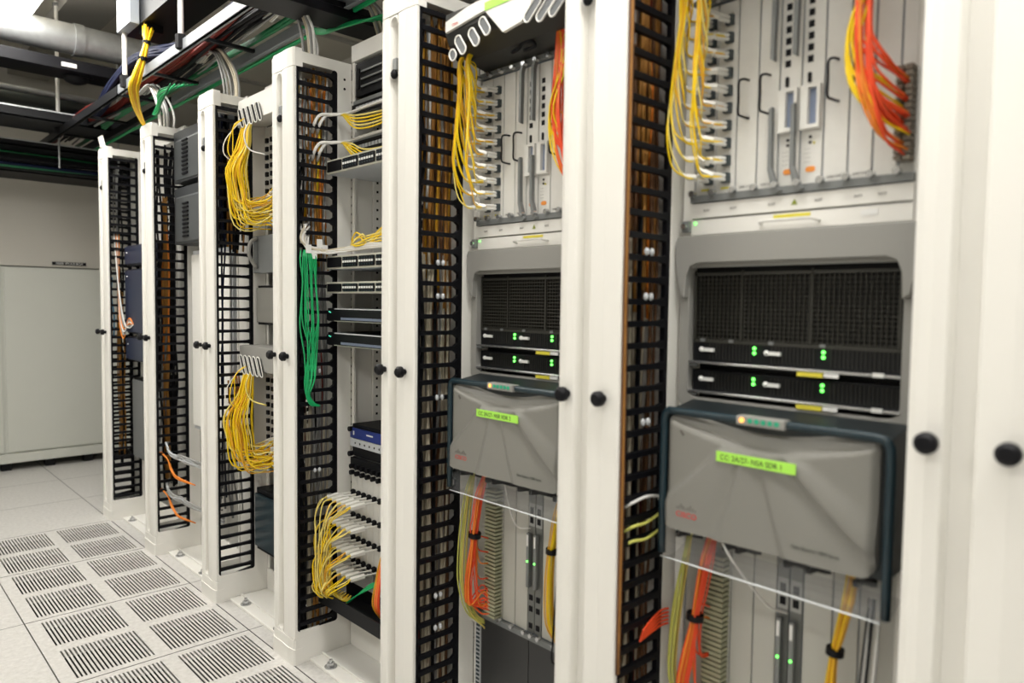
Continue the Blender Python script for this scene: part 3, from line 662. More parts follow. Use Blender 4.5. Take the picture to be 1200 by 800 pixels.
def plugmb(p, rg):
    # twin white plug and its boots, reaching from the port face towards the left front
    mb = MB(); a = Vector(p); dz = rg.uniform(-.006, .004); dy = rg.uniform(.006, .016)
    d = Vector((-.030, dy*.8, dz*.5))
    for s_ in (-.0038, .0038): mb.cyl(a+Vector((0, 0, s_)), a+d+Vector((0, 0, s_)), .0040, 6, smooth=False)
    e = a+d+Vector((-.012, .012+rg.uniform(0, .006), rg.uniform(-.002, .008)))
    mb.cyl(a+d*1.02, e, .0074, 5, r1=.0062, smooth=False)
    mb.cyl(e, e+Vector((-.006, .010, .010)), .0045, 5, r1=.002, smooth=False)
    return mb
for b in (0, 1):
    Y0 = YN[b+1]; rng = random.Random(100+b); nm = RW[b]
    # yellow cords to the two left cards
    for s, uc in enumerate((.067, .105)):
        for k in range(10):
            zz = 1.497+k*.0345
            if zz > 1.82: continue
            for dup_ in (0, 1):
                p = (.190, Y0-uc, zz+(dup_-.5)*.006)
                base = .030 if s == 0 else .082
                ub = lambda z_: base + (.028 if s == 0 else .012)*max(0, (z_-1.58)/.25)**1.2
                j1, j2 = rng.uniform(-.006, .006), rng.uniform(-.005, .005)
                dz = rng.uniform(.02, .05)
                pts = [p, (.158, Y0-uc+.010, zz-.001), (.135, Y0-uc+.020, zz+.002)]
                z_ = zz+dz+.01
                pts.append((.118, Y0-(ub(z_)+j1*1.5)-.006, z_-.008))
                z_ += .05
                while z_ < 1.845:
                    pts.append((.105+j2, Y0-ub(z_)-j1, z_)); z_ += .06
                pts.append((.098+j2, Y0-ub(1.86)-j1*.8, 1.868)); pts.append((.13+j2, Y0-ub(1.86)-j1, 1.90))
                cord('fibre_patch_cord', pts, .0017, rng.choice([YEL, YEL, YEL, YEL2, YEL3]),
                     'yellow cord, %s one at %s port from bottom, %s card column, %s' % (('lower', 'upper')[dup_], ORD[k], ('first', 'second')[s], nm), 'cord',
                     'yellow cords of the %s bundle on the %s' % (('outer', 'inner')[s], nm), plug=plugmb((.192, Y0-uc, zz), rng) if dup_ == 0 else None, sub=4)
    # red and yellow cords at the upper right
    for k in range(34):
        m = RED if k % 4 else ORG
        if k % 5 == 0: m = YEL
        zf = 1.49+.135*rng.random(); j = rng.uniform(-.014, .014)
        left = -.016 if m is YEL else 0
        pts = [(.13, Y0-.392-j*.8, 1.90), (.125, Y0-.391-j-left*-1, 1.80), (.12+rng.uniform(-.01, .01), Y0-(.393+j+left), 1.70), (.12, Y0-(.400+j+left), max(1.62+(zf-1.55)*.35, zf+.055)),
               (.135, Y0-(.422+left*.5+j*.5), zf+.026), (.170, Y0-.446-rng.uniform(-.008, .008), zf)]
        cn = CN[m.name]
        cord('fibre_patch_cord', pts, .0022, m, 'thin %s cord in the fan at the upper right of the %s' % (cn, nm), 'cord', '%s cords at the upper right of the %s' % (cn, nm), sub=4, rest=b == 1 and k % 2)
    # lower left: yellow-green and red bundles
    for k in range(14):
        j = rng.uniform(-.011, .011); x = .14+rng.uniform(-.012, .012)
        pts = [(.15, Y0-.075-j*.5, .79), (x, Y0-.068-j*.6, .73), (x-.005, Y0-.056-j, .64), (x-.005, Y0-.046-j, .55), (x, Y0-.042-j, .46), (x+.02, Y0-.055-j, .38), (.19, Y0-.07-j, .33+rng.uniform(0, .03))]
        cord('fibre_patch_cord', pts, .0018, YGR if k % 3 else YEL2, 'thin yellow-green cord hanging at the lower left of the '+nm, 'cord', 'yellow-green cords at the lower left of the '+nm, sub=4, rest=k % 2 == 1)
    for k in range(24):
        j = rng.uniform(-.013, .013); x = .135+rng.uniform(-.012, .012); zf = rng.uniform(.38, .66)
        pts = [(.15, Y0-.126-j*.7, .79), (x, Y0-.120-j*.8, .73), (x-.005, Y0-.112-j*.7, .665), (x-.005, Y0-.104-j*.5, .615), (x-.008, Y0-.090-j, .53), (x-.005, Y0-.078-j, .47), (x, Y0-.082-j, .42), (.165, Y0-.095-j*.5, zf*.3+.27), (.178, Y0-.112, zf*.2+.31)]
        if k % 3 == 0: pts = pts[:4]+[(.15, Y0-.098-j*.5, zf-.02), (.175, Y0-.108, zf-.05+.02)]
        cord('fibre_patch_cord', pts, .0019, RED if k % 5 else ORG, 'thin red cord in the tied bundle at the lower left of the '+nm, 'cord', 'red cords at the lower left of the '+nm, sub=4, rest=k % 2 == 1)
    single('cable_tie', MB().cyl((.130, Y0-.103, .622), (.130, Y0-.1015, .609), .0175, 14), BLACK, 'black strap round the red cord bundle of the '+nm, 'cable tie')
    # lower right: amber bundle and white cables
    for k in range(12):
        j = rng.uniform(-.009, .009); x = .145+rng.uniform(-.01, .01)
        pts = [(.16, Y0-.395-j, .79), (x, Y0-.392-j, .73), (x, Y0-.378-j*.8, .66), (x, Y0-.372-j*.6, .63), (x, Y0-.366-j, .55), (x+.01, Y0-.362-j, .45), (.185, Y0-.370-j, .38)]
        cord('fibre_patch_cord', pts, .0019, YEL3 if k % 3 else YEL, 'thin amber cord in the tied bundle at the lower right of the '+nm, 'cord', 'amber cords at the lower right of the '+nm, sub=4)
    single('cable_tie', MB().cyl((.145, Y0-.3745, .644), (.145, Y0-.3735, .632), .0155, 14), BLACK, 'black strap round the amber cord bundle of the '+nm, 'cable tie')
    for k in range(6):
        j = rng.uniform(-.012, .012); x = .13+rng.uniform(-.015, .015)
        pts = [(.17, Y0-.430-j, .74), (x, Y0-.440-j, .66), (x-.01, Y0-.436-j, .55), (x, Y0-.420-j, .44), (x+.02, Y0-.40-j, .37), (.19, Y0-.385-j, .34)]
        cord('network_cable', pts, .0026, WCAB if k % 3 else BCAB, 'cable hanging in loose loop at the lower right edge of the '+nm, 'cable', 'loose cables at the lower right edge of the '+nm, sub=4)
    if b == 0:
        cord('fibre_patch_cord', [(.09, Y0-.175, .805), (.085, Y0-.20, .775), (.12, Y0-.222, .72), (.16, Y0-.242, .672), (.195, Y0-.262, .655)], .0022, WCAB, 'single white cord crossing the clear tray below the cover of the nearest router', 'cord')
        for k in range(3):
            cord('network_cable', [(.04, Y0+.012, .83-.03*k-.02*(k > 0)), (.05, Y0-.004, .842-.03*k-.02*(k > 0)), (.09, Y0-.008, .848-.034*k-.02*(k > 0)), (.14, Y0-.006, .838-.034*k), (.16, Y0+.02, .82-.034*k)], .0035, [WCAB, YGR, YGR][k],
                 '%s cable crossing the fingers of the post between the two routers' % ('white' if k == 0 else 'yellow-green'), 'cable', 'cables crossing out of the post between the two routers' if k else None)
        for k in range(5):
            cord('network_cable', [(.08, Y0-.004-.002*k, .545+.006*k), (.11, Y0-.006, .553+.006*k), (.15, Y0-.006, .558+.008*k), (.17, Y0-.012, .56+.008*k)], .0024, RED, 'red cord leaving the low fingers of the post between the two routers', 'cord', 'red cords low on the post between the two routers')
    else:
        cord('fibre_patch_cord', [(.15, Y0-.192, .785), (.17, Y0-.196, .70), (.18, Y0-.215, .655), (.195, Y0-.25, .655)], .0022, WCAB, 'single white cord looping to the lower cards of the half-hidden router', 'cord')

# ------------------------------------------------------------------ bay 2 : switches
Y0 = YN[3]; YR = YN[2]+MW
def device(name, label, cat, x, ya, yb, z0, z1, depth, m, group=None, bev=.002):
    t = Thing(name, label, cat, (x+depth/2, (ya+yb)/2, z0), group)
    body = t.part('body', MB().box(x+.004, x+depth, ya, yb, z0, z1), m, bev); return t, body
GSW = 'switches in the bay beside the green cords'
def switch(label, z0, z1, pale, x=.118, ya=YR+.012, yb=Y0-.006):
    t, body = device('network_switch', label, 'network switch', x, ya, yb, z0, z1, .36, LGREY if pale else BLACKM, GSW)
    if pale:
        t.part('front_bezel', MB().box(x, x+.006, ya, yb, z0, z1), mat('cream_bezel', (.55, .54, .46), .4), .001)
        L = yb-ya; zc = (z0+z1)/2
        for k in range(5):
            a = yb-.008-k*.100; e = max(ya+.006, a-.092)
            blk = t.part('port_block', MB().prism(rrect(e, a, z0+.006, z1-.006, .004, 3), 'x', x-.003, x), BLACK)
            if k:
                pl = MB()
                for q in range(6): pl.box(x-.005, x-.003, a-.012-q*.0145, a-.003-q*.0145, zc-.003, zc+.004)
                t.part('port_pins', pl, LABW, parent=blk)
                pl = MB()
                for q in range(6): pl.box(x-.0045, x-.003, a-.011-q*.0145, a-.005-q*.0145, zc+.008, zc+.012).box(x-.0045, x-.003, a-.011-q*.0145, a-.005-q*.0145, zc-.012, zc-.008)
                t.part('port_openings', pl, DARKB, parent=blk)
    else:
        t.part('front_bezel', MB().box(x, x+.006, ya, yb, z0+.003, z1-.008), BLACKM, .001)
        t.part('top_lip', MB().box(x, x+.008, ya+.004, yb-.05, z1-.004, z1), LGREY, .001)
        t.part('bottom_lip', MB().box(x, x+.008, ya+.004, yb-.05, z0, z0+.003), mat('olive_grey', (.30, .31, .26), .4))
        pr = MB()
        for q in range(36): pr.box(x-.002, x, ya+.02+q*.0105, ya+.0275+q*.0105, z0+.006, z0+.014)
        t.part('port_row', pr, mat('blue_grey_ports', (.20, .24, .33), .4))
        t.part('status_light', MB().sphere((x-.001, yb-.02, z1-.012), .0022), mat('teal_led', (.05, .5, .35), .3, emit=(.1, .8, .5), es=.8))
        t.part('status_light', MB().sphere((x-.001, yb-.028, z1-.014), .0022), MATS['teal_led'])
switch('pale switch standing proud under the yellow cord arcs, highest of the pale ones', 1.666, 1.712, True)
switch('pale switch just under the white cables beside the green cords', 1.347, 1.392, True)
switch('pale switch second below the white cables, above the two dark ones', 1.266, 1.304, True)
switch('dark switch with blue-grey port row, upper of the dark pair', 1.172, 1.216, False)
switch('dark switch with blue-grey port row, lower of the dark pair', 1.090, 1.134, False)
t, bd = device('network_switch', 'black blank-fronted unit at the very top of the switch bay', 'network device', .215, YR+.01, Y0-.024, 1.94, 2.052, .35, BLACKM, None)
t.part('handle', MB().box(.208, .215, Y0-.06, Y0-.05, 1.96, 2.03), BLACK, .002)
t.part('front_ribs', MB().box(.211, .216, YR+.03, Y0-.07, 1.965, 1.97).box(.211, .216, YR+.03, Y0-.07, 1.99, 1.995).box(.211, .216, YR+.03, Y0-.07, 2.015, 2.02), MGREY)
for z0, z1, lb in ((1.875, 1.925, 'black switch with white ports behind the upper yellow arc'), (1.745, 1.80, 'black switch behind the lower yellow arc')):
    t, bd = device('network_switch', lb, 'network switch', .205, YR+.01, Y0-.024, z0, z1, .35, MGREY, None)
    t.part('front_bezel', MB().box(.203, .209, YR+.012, Y0-.026, z0+.003, z1-.016), BLACKM, .001)
    pr = MB()
    for q in range(20): pr.box(.2, .203, Y0-.07-q*.02, Y0-.056-q*.02, z0+.012, z0+.024)
    t.part('port_row', pr, LGREY)
# white flat cables and yellow arcs
for gi, (zc, wd) in enumerate(((1.868, 'upper'), (1.775, 'lower'))):
    for k in range(2):
        cord('network_cable', [(.085+.018*k, Y0+.03, zc-.06), (.075+.02*k, Y0-.004, zc-.035), (.095+.02*k, Y0-.006, zc-.006), (.13, Y0-.02, zc-.002*k), (.17, Y0-.06, zc+.004), (.178, Y0-.16, zc+.010), (.185, Y0-.32, zc+.012), (.2, Y0-.44, zc+.006)], .0052, WCAB,
             'thick white cable leaving the fingers at the %s yellow arc' % wd, 'cable', 'white cables at the %s yellow arc' % wd)
    for k in range(5):
        cord('fibre_patch_cord', [(.155, Y0-.035-.003*k, zc-.002), (.15, Y0-.07, zc-.004-.003*k), (.145, Y0-.13, zc-.020-.009*k), (.15, Y0-.19, zc-.026-.011*k-gi*.018), (.17, Y0-.27, zc-.024-.009*k-gi*.02), (.2, Y0-.35, zc-.02)], .0028, YEL if k % 3 else YEL2,
             'yellow cord sagging from the white cable, %s arc above the switches' % wd, 'cord', 'yellow cords of the %s arc' % wd)
rng = random.Random(5)
for k in range(11):
    cord('network_cable', [(.05+rng.uniform(-.01, .02), Y0+.02, 1.475+rng.uniform(-.02, .035)), (.028+.004*k*.5, Y0-.006, 1.47-.006*k), (.022+.005*k, Y0-.012, 1.438-.003*k), (.052+.004*k, Y0-.02, 1.408+rng.uniform(-.006, .01)), (.10, Y0-.04, 1.402+rng.uniform(-.005, .008)),
          (.125, Y0-.13, 1.405+.003*(k % 5)), (.13, Y0-.27, 1.410+.0035*(k % 5)), (.15, Y0-.42, 1.412)], .0036, WCAB if k % 3 else CREAM,
         'white network cable sweeping from the fingers onto the pale switch', 'cable', 'white network cables above the pale switches')
for k in range(7):
    cord('fibre_patch_cord', [(.15, Y0-.11-.012*k, 1.425), (.13, Y0-.15, 1.428-.003*(k % 4)), (.12, Y0-.19-.02*(k % 3), 1.418+.009*k*.8), (.13, Y0-.25, 1.425+.008*(k % 4)), (.15, Y0-.33, 1.435+.009*k)], .0026, YEL2 if k % 2 else YEL,
         'yellow cord curled on the white cables above the pale switches', 'cord', 'yellow cords on the white cables')
for k in range(4):
    p = (.042+.02*k, Y0-.024, 1.412-.028*(k % 2)+.01*k)
    single('cable_flag', MB().box(p[0]-.010, p[0]+.010, p[1]-.001, p[1]+.001, p[2]-.014, p[2]+.014), LABW, 'small white paper flag wrapped on the white cables beside the green cords', 'label', 'white paper flags on the white cables')
# green hanging cords
for k in range(11):
    j = rng.uniform(-1, 1); x0 = .012+.0055*k*.9
    sp = [(.03+.002*k, Y0-.012, 1.408), (x0+.006, Y0-.020-.002*(k % 4), 1.385), (x0+.010+.008*j, Y0-.024, 1.30), (.022+.0050*k+.010*j, Y0-.022-.002*k, 1.18), (.028+.0040*k-.010*j, Y0-.024, 1.08), (.032+.0026*k+.007*j, Y0-.02-.002*k, .98), (.034+.0014*k, Y0-.018, .925), (.050+.002*k, Y0-.016, .893+.003*j), (.078+.001*k, Y0-.014, .882+.002*(k % 3))]
    if k == 0: sp = [(.02, Y0-.012, 1.405), (.014, Y0-.02, 1.37), (.020, Y0-.025, 1.30), (.012, Y0-.026, 1.21), (.010, Y0-.026, 1.15), (.026, Y0-.024, 1.06), (.034, Y0-.02, .96), (.05, Y0-.016, .90)]
    cord('patch_cord', sp, .0024, GRN, 'slim green patch cord hanging in the bunch across the black fingers', 'cord', 'green cords hanging across the black fingers')

# lower devices of bay 2
t, bd = device('power_unit', 'black rack unit with deep blue faceplate low in the switch bay', 'network device', .205, YR+.01, Y0-.022, .70, .812, .36, BLACKM)
t.part('blue_faceplate', MB().box(.199, .205, YR+.01, Y0-.024, .765, .800), BLUEF, .001)
t.part('lower_faceplate', MB().box(.199, .205, YR+.01, Y0-.024, .735, .763), LGREY, .001)
mk = MB()
for q in range(6): mk.cyl((.1985, Y0-.06-q*.03, .749), (.1975, Y0-.06-q*.03, .749), .004, 8)
t.part('screw_row', mk, STEEL)
t.part('white_mark', MB().box(.1982, .199, Y0-.052, Y0-.045, .776, .790).box(.1982, .199, Y0-.17, Y0-.13, .783, .788), LABW)
for z in (.795, .708): t.part('thumb_knob', MB().cyl((.205, Y0-.030, z), (.190, Y0-.030, z), .009, 12), BLACK)
t = Thing('card_shelf', 'shelf of narrow pale cards with black knobs feeding the fan of yellow cords', 'network device', (.3, (YR+Y0)/2, .30))
t.part('body', MB().box(.214, .45, YR+.01, Y0-.022, .30, .695), MGREY)
t.part('head_panel', MB().box(.20, .215, YR+.01, Y0-.024, .655, .695), BLACKM, .002)
for k in range(13):
    a = Y0-.030-k*.0335
    cd = t.part('card', MB().box(.205, .214, a-.0320, a, .315, .655), WHITE2, .0008)
    for z in (.667, .645): t.part('card_knob', MB().cyl((.20, a-.016, z), (.186, a-.016, z), .0085, 10), BLACK, parent=cd)
    for z in (.575, .495, .415, .335): t.part('card_knob', MB().sphere((.198, a-.016, z), .0105), BLACK, parent=cd)
GY = 'pale yellow cords fanning from the card shelf'
for r_, z in enumerate((.575, .495, .415, .335)):
    for k in range(6):
        a = Y0-.030-k*.0335-.016
        for q in range(2):
            j = rng.uniform(-.01, .01)
            tip = (.115-.006*k*.3, a+.030, z-.012+.004*q)
            pl = MB().cyl((.190, a, z), (.150, a+.014, z-.004), .003, 6, smooth=False).cyl((.150, a+.014, z-.004), tip, .0085, 5, smooth=False) if q == 0 else None
            sag = Vector(tip); yb_ = Y0-.012-.012*k+j
            pts = [(.188, a, z), (.150, a+.014, z-.004), tip, (.092, a+.040+j, z-.022), (.078+j*.6-.004*r_, max(a+.046, yb_-.03)+j, z-.07)]
            zz = z-.13
            while zz > .26:
                pts.append((.072+j*.6-.003*r_+.004*k, Y0-.016-.020*k*.6+j*.6, zz)); zz -= .07
            pts += [(.080+j+.006*k, Y0-.022-.014*k+j, .235), (.105+.006*k, Y0-.030-.016*k+j, .225), (.14, Y0-.05-.016*k, .245)]
            lab = 'pale yellow cord plugged into the %s knob row, %s card, low in the switch bay' % (('top', 'second', 'third', 'lowest')[r_], ('leftmost', 'second', 'third', 'fourth', 'fifth', 'sixth')[k])
            cord('fibre_patch_cord', pts, .0021, rng.choice([YEL2, YEL2, YEL, YEL3]), lab, 'cord', GY, plug=pl, sub=4, rest=q == 1)
for k in range(5):
    cord('patch_cord', [(.17, Y0-.235-.008*k, .315), (.15, Y0-.215-.006*k, .30), (.12, Y0-.165-.004*k, .245+.004*k), (.11, Y0-.125, .215), (.125, Y0-.12+.003*k, .205)], .0022, GRN, 'short green cord dipping into the black trough low in the switch bay', 'cord', 'green cords at the black trough')
for k in range(16):
    j = rng.uniform(-.016, .016); m = [RED, RED, ORG, YEL3][k % 4]
    cord('fibre_patch_cord', [(.17, Y0-.335-j, .50), (.14, Y0-.325-j, .42), (.125, Y0-.318-j, .34), (.12, Y0-.315-j*1.3, .27), (.14, Y0-.325-j, .225)], .0024, m, 'thick bunch cord in %s beside the post left of the routers' % CN[m.name], 'cord', '%s cords partly behind the post left of the routers' % CN[m.name], sub=4)
t = Thing('cable_trough', 'black steel cable trough under the fan of yellow cords', 'cable trough', (.13, (YR+Y0)/2, .2))
t.part('tray', MB().box(.088, .094, YR+.004, Y0-.004, .200, .247).box(.094, .20, YR+.004, Y0-.004, .200, .206).box(.196, .20, YR+.004, Y0-.004, .206, .25), BLACKM, .001)
t = Thing('blank_panel', 'thin black bar below the cable trough in the switch bay', 'panel', (.21, (YR+Y0)/2, .135))
t.part('bar', MB().box(.205, .215, YR+.004, Y0-.02, .135, .152), BLACK, .003)
t.part('bar_end', MB().box(.2, .205, Y0-.035, Y0-.02, .137, .150), BLACK)

# ------------------------------------------------------------------ bay 3 : two card chassis with hanging yellow cords
Y0 = YN[4]; YR = YN[3]+MW
def fibre_chassis(label, zt, which, n):
    rg = random.Random(int(zt*100))
    t = Thing('fibre_chassis', label, 'network device', (.3, (YR+Y0)/2, zt-.50), 'chassis with white hoods and oval guides')
    t.part('body', MB().box(.215, .55, YR+.01, Y0-.02, zt-.50, zt-.03), MGREY)
    t.part('hood', MB().prism([(.10, zt-.095), (.10, zt), (.50, zt+.005), (.50, zt-.03), (.215, zt-.08)], 'y', YR+.004, Y0-.008), BEZEL if which == 'lower' else WHITE, .002)
    for k in range(5):
        yc = Y0-.055-k*.040
        pts = []
        for q in range(16):
            a = 2*math.pi*q/16; dx = .013*math.cos(a); dz = .012*math.sin(a)+(.026 if 0 < q < 8 else (-.026 if q > 8 else 0))
            pts.append((.092, yc-dx-dz*-.5, zt-.075+dz))
        g = t.part('cable_guide', MB().prism([(p[1], p[2]) for p in pts], 'x', .092, .096), BLACKM)
        t.part('guide_rim', MB().tube(pts, .0022, 6, 2, closed=True), WHITE, parent=g)
    for k in range(9):
        a = Y0-.03-k*.045
        cd = t.part('line_card', MB().box(.205, .215, a-.042, a, zt-.49, zt-.09), WHITE2, .0008)
        pr = MB()
        for q in range(10): pr.box(.196, .205, a-.030, a-.012, zt-.46+q*.034, zt-.442+q*.034)
        t.part('optic_port', pr, BLACK, parent=cd)
    for k in range(n):
        j = rg.uniform(-1, 1); j2 = rg.uniform(-1, 1); w = (k % 12)/12
        drop = zt-.40-.10*rg.random()
        yy = Y0-.05-.055*w
        out = .060-.035*rg.random()
        pts = [(.115, Y0-.06-.09*w, zt-.06), (.098+.006*j, Y0-.055-.085*w, zt-.12), (.082+.018*w+.010*j, Y0-.050-.075*w, zt-.19), (out+.012*j+.045*w, Y0-.040-.07*w+.012*j2, zt-.28), (out+.004*j+.060*w, Y0-.045-.06*w+.012*j2, zt-.36),
               (out+.020+.05*w, Y0-.055-.07*w, drop), (.135+.02*w, Y0-.085-.10*w, drop+.005-.02*j), (.185, Y0-.12-.10*w, drop+.03+.05*j2)]
        q = MB().cyl(pts[-1], (.155, pts[-1][1]+.008, pts[-1][2]-.008), .0035, 6, smooth=False) if k % 2 else None
        cord('fibre_patch_cord', pts, .0026, rg.choice([YEL, YEL, YEL, YEL, YEL3, YEL2]), 'thin yellow cord in the %s hanging bundle left of the green cords' % which, 'cord', 'yellow cords of the %s hanging bundle' % which, plug=q, sub=4, rest=k % 2 == 1)
    for k in range(3):
        y_ = Y0-.05-.02*k
        cord('fibre_patch_cord', [(.11, y_, zt-.07), (.075-.01*k, y_+.01, zt-.11), (.035+.008*k, y_+.015, zt-.17), (.03+.01*k, y_+.012, zt-.22), (.06, y_, zt-.25)], .0020, YEL if k else WCAB, 'stray loop of cord above the %s hanging yellow bundle' % which, 'cord', 'stray loops at the %s hanging yellow bundle' % which)
    cord('network_cable', [(.13, Y0-.12, zt-.06), (.09, Y0-.125, zt-.11), (.075, Y0-.125, zt-.16), (.09, Y0-.14, zt-.21), (.13, Y0-.19, zt-.23)], .003, WCAB if which == 'upper' else YEL2, 'pale looped cable in front of the %s hood by the yellow bundle' % which, 'cable')
fibre_chassis('chassis with white hood and grey oval guides above the upper hanging yellow bundle', 2.035, 'upper', 44)
fibre_chassis('chassis with grey hood and oval guides above the lower hanging yellow bundle', 1.055, 'lower', 38)
t, bd = device('power_unit', 'grey curved-front unit between the two hanging yellow bundles', 'network device', .15, YR+.01, Y0-.02, 1.35, 1.50, .35, MGREY)
t.part('front_grip', MB().tube([(.15, Y0-.06, 1.49), (.125, Y0-.06, 1.47), (.12, Y0-.06, 1.42), (.15, Y0-.06, 1.37)], .008, 8), BEZEL)
t, bd = device('network_switch', 'dark device low in the bay of the hanging yellow bundles', 'network device', .16, YR+.01, Y0-.02, .20, .46, .35, BLACKM)
t.part('front_bezel', MB().box(.150, .16, YR+.012, Y0-.03, .22, .44), DARKB, .002)
t, bd = device('network_switch', 'slim dark device between curved grey unit and lower hood', 'network device', .17, YR+.01, Y0-.02, 1.14, 1.30, .35, BLACKM)
t.part('front_bezel', MB().box(.162, .17, YR+.012, Y0-.03, 1.15, 1.29), GREY, .002)

# ------------------------------------------------------------------ bays 4 and 5
Y0 = YN[5]; YR = YN[4]+MW
for z0, z1, w in ((1.79, 2.03, 'upper'), (1.50, 1.765, 'lower')):
    t, bd = device('network_device', 'dark grey angular device with vent slots, %s of the pair near the far end' % w, 'network device', .10, YR+.02, Y0-.004, z0, z1, .4, mat('dark_grey_metal', (.06, .065, .07), .4, .3))
    t.part('front_bezel', MB().prism([(.10, z0+.01), (.10, z1-.05), (.125, z1), (.14, z1), (.14, z0)], 'y', YR+.02, Y0-.03), mat('slate_metal', (.085, .092, .095), .4, .2), .003)
    v = MB()
    for k in range(9): v.box(.094, .10, Y0-.20, Y0-.13, z0+.03+k*.019, z0+.038+k*.019)
    t.part('vent_slots', v, BLACK)
t, bd = device('network_device', 'tall pale cabinet-like unit under the dark grey devices near the far end', 'network device', .15, YR+.02, Y0-.10, .62, 1.47, .35, LGREY)
t.part('front_panel', MB().box(.143, .15, YR+.03, Y0-.11, .64, 1.45), WHITE2, .002)
for k in range(14):
    rr = random.Random(900+k); up_ = k < 7; zc = .50 if up_ else .30
    cord('network_cable', [(.06+.02*rr.random(), Y0+.03, zc+.04), (.05, Y0-.02, zc+.03+.012*rr.random()), (.055, Y0-.06-.01*rr.random(), zc-.01+.02*rr.random()), (.08, Y0-.12, zc-.03+.03*rr.random()), (.09, Y0-.22, zc-.035+.03*rr.random()), (.12, YR+.05, zc-.04+.03*rr.random())], .0048, GCAB if k % 3 else LGREY,
         'thick grey cable in the %s sideways loop near the far end' % ('upper' if up_ else 'lower'), 'cable', 'grey cables of the %s sideways loop' % ('upper' if up_ else 'lower'))
for k in range(9):
    rr = random.Random(950+k); z = .42 if k < 5 else .24
    cord('network_cable', [(.03+.01*rr.random(), Y0+.02, z+.08), (.05, Y0-.03, z+.05), (.055+.01*rr.random(), Y0-.06, z), (.07, Y0-.10-.02*rr.random(), z-.04+.02*rr.random()), (.11, Y0-.22, z-.05)], .003, ORG, 'orange cord crossing the grey loops near the far end', 'cord', 'orange cords crossing the grey loops')
Y0 = YN[6]; YR = YN[5]+MW
for z0, z1, w in ((1.42, 1.53, 'upper'), (1.05, 1.40, 'tall middle'), (.90, 1.03, 'lower')):
    t, bd = device('network_device', '%s dark navy device in the farthest bay' % w, 'network device', .09, YR+.02, Y0-.01, z0, z1, .4, mat('navy_metal', (.012, .016, .03), .4))
    t.part('front_bezel', MB().box(.083, .09, YR+.025, Y0-.015, z0+.008, z1-.008), mat('navy_face', (.016, .024, .055), .4) , .002)
    t.part('status_light', MB().sphere((.082, Y0-.06, z1-.04), .004), LABW)
t, bd = device('network_device', 'dark unit low in the farthest bay', 'network device', .12, YR+.02, Y0-.01, .35, .80, .4, BLACKM)
t.part('front_bezel', MB().box(.112, .12, YR+.03, Y0-.02, .36, .79), MGREY, .002)
for k in range(6):
    rr = random.Random(70+k)
    cord('network_cable', [(.04+.01*k*.5, Y0+.02, 1.60), (.05, Y0-.02, 1.3-.03*k), (.06, Y0-.05-.02*rr.random(), 1.12-.02*k), (.075, Y0-.10, 1.08+.01*k), (.083, Y0-.16, 1.10)], .0035, [WCAB, GCAB, ORG][k % 3], 'loose cable draped over the devices of the farthest bay', 'cable', 'loose cables in the farthest bay')

# ------------------------------------------------------------------ overhead
def runway(label, x0, x1, z, y0, y1, m):
    t = Thing('cable_runway', label, 'cable runway', ((x0+x1)/2, (y0+y1)/2, z))
    for x in (x0, x1): t.part('side_rail', MB().box(x-.006, x+.006, y0, y1, z-.010, z+.036).box(x-.006, x+.014*(1 if x == x0 else -1), y0, y1, z-.010, z-.006), m, .001)
    y = y0+.1
    while y < y1: t.part('rung', MB().box(x0, x1, y-.010, y+.010, z+.016, z+.028), BLACKM); y += .62
    return t
runway('pale steel cable ladder running along over the nearer rack tops', -.055, .195, 2.245, 1.0, 3.95, mat('runway_grey', (.21, .225, .24), .45))
runway('dark cable ladder continuing the pale one to the far wall', -.055, .195, 2.245, 3.97, 6.0, BLACKM)
rng = random.Random(78)
OV = [(NAVY, 22, .05, .040, .09), (DRED, 18, .10, .035, .06), (GRN2, 10, .17, .016, .0), (BCAB, 8, .12, .05, .0), (DRED, 6, .0, .02, .0), (GCAB, 1, .14, .03, .0), (GRN, 6, .218, .010, -.05)]
for m, n, xc, rad, hump in OV:
    for k in range(n):
        y = 1.2; pts = []; a = rng.uniform(0, 6.28); q = rad*math.sqrt(rng.random())
        while y < 5.9:
            z = 2.285+rad*.7+q*math.sin(a)*.7+hump*(abs(math.sin((y-1.75)*2.1)) if hump > 0 else 1)
            xx = xc+q*math.cos(a)+.035*math.sin(y*2.3+xc*40)*(0 if m is GRN else 1)+rng.uniform(-.006, .006)
            pts.append((min(max(xx, -.035), .175) if m is not GRN else xx, y, z+rng.uniform(-.004, .004))); y += rng.uniform(.25, .4)
        cord('overhead_cable', pts, {NAVY: .0095, DRED: .008, GRN: .005}.get(m, .0065), m, '%s cable lying along the overhead cable ladder' % CN[m.name], 'cable', '%s cables on the overhead cable ladder' % CN[m.name], sub=3)
# second runway behind, over the equipment
runway('dark cable ladder behind the pale one, high over the backs of the racks', 1.0, 1.3, 2.45, .6, 6.0, BLACKM)
for k in range(12):
    m = [NAVY, GRN2, BCAB, DRED, WCAB][k % 5]; x = rng.uniform(1.03, 1.27); y = .8; pts = []
    while y < 5.9: pts.append((min(1.27, max(1.02, x+rng.uniform(-.03, .03))), y, 2.495+rng.uniform(0, .04))); y += .45
    cord('overhead_cable', pts, .007, m, '%s cable on the dark ladder behind the pale one' % CN[m.name], 'cable', '%s cables on the dark overhead ladder' % CN[m.name], sub=3)
# black crossbar over the racks
t = Thing('overhead_crossbar', 'wide black channel crossing over the rack tops near the top centre', 'crossbar', (.5, 2.27, 2.2))
t.part('channel', MB().box(-.17, 1.2, 2.23, 2.375, 2.205, 2.235), BLACK, .002)
t.part('channel_lip', MB().box(-.17, 1.2, 2.23, 2.238, 2.235, 2.255).box(-.17, 1.2, 2.367, 2.375, 2.235, 2.255), BLACK)
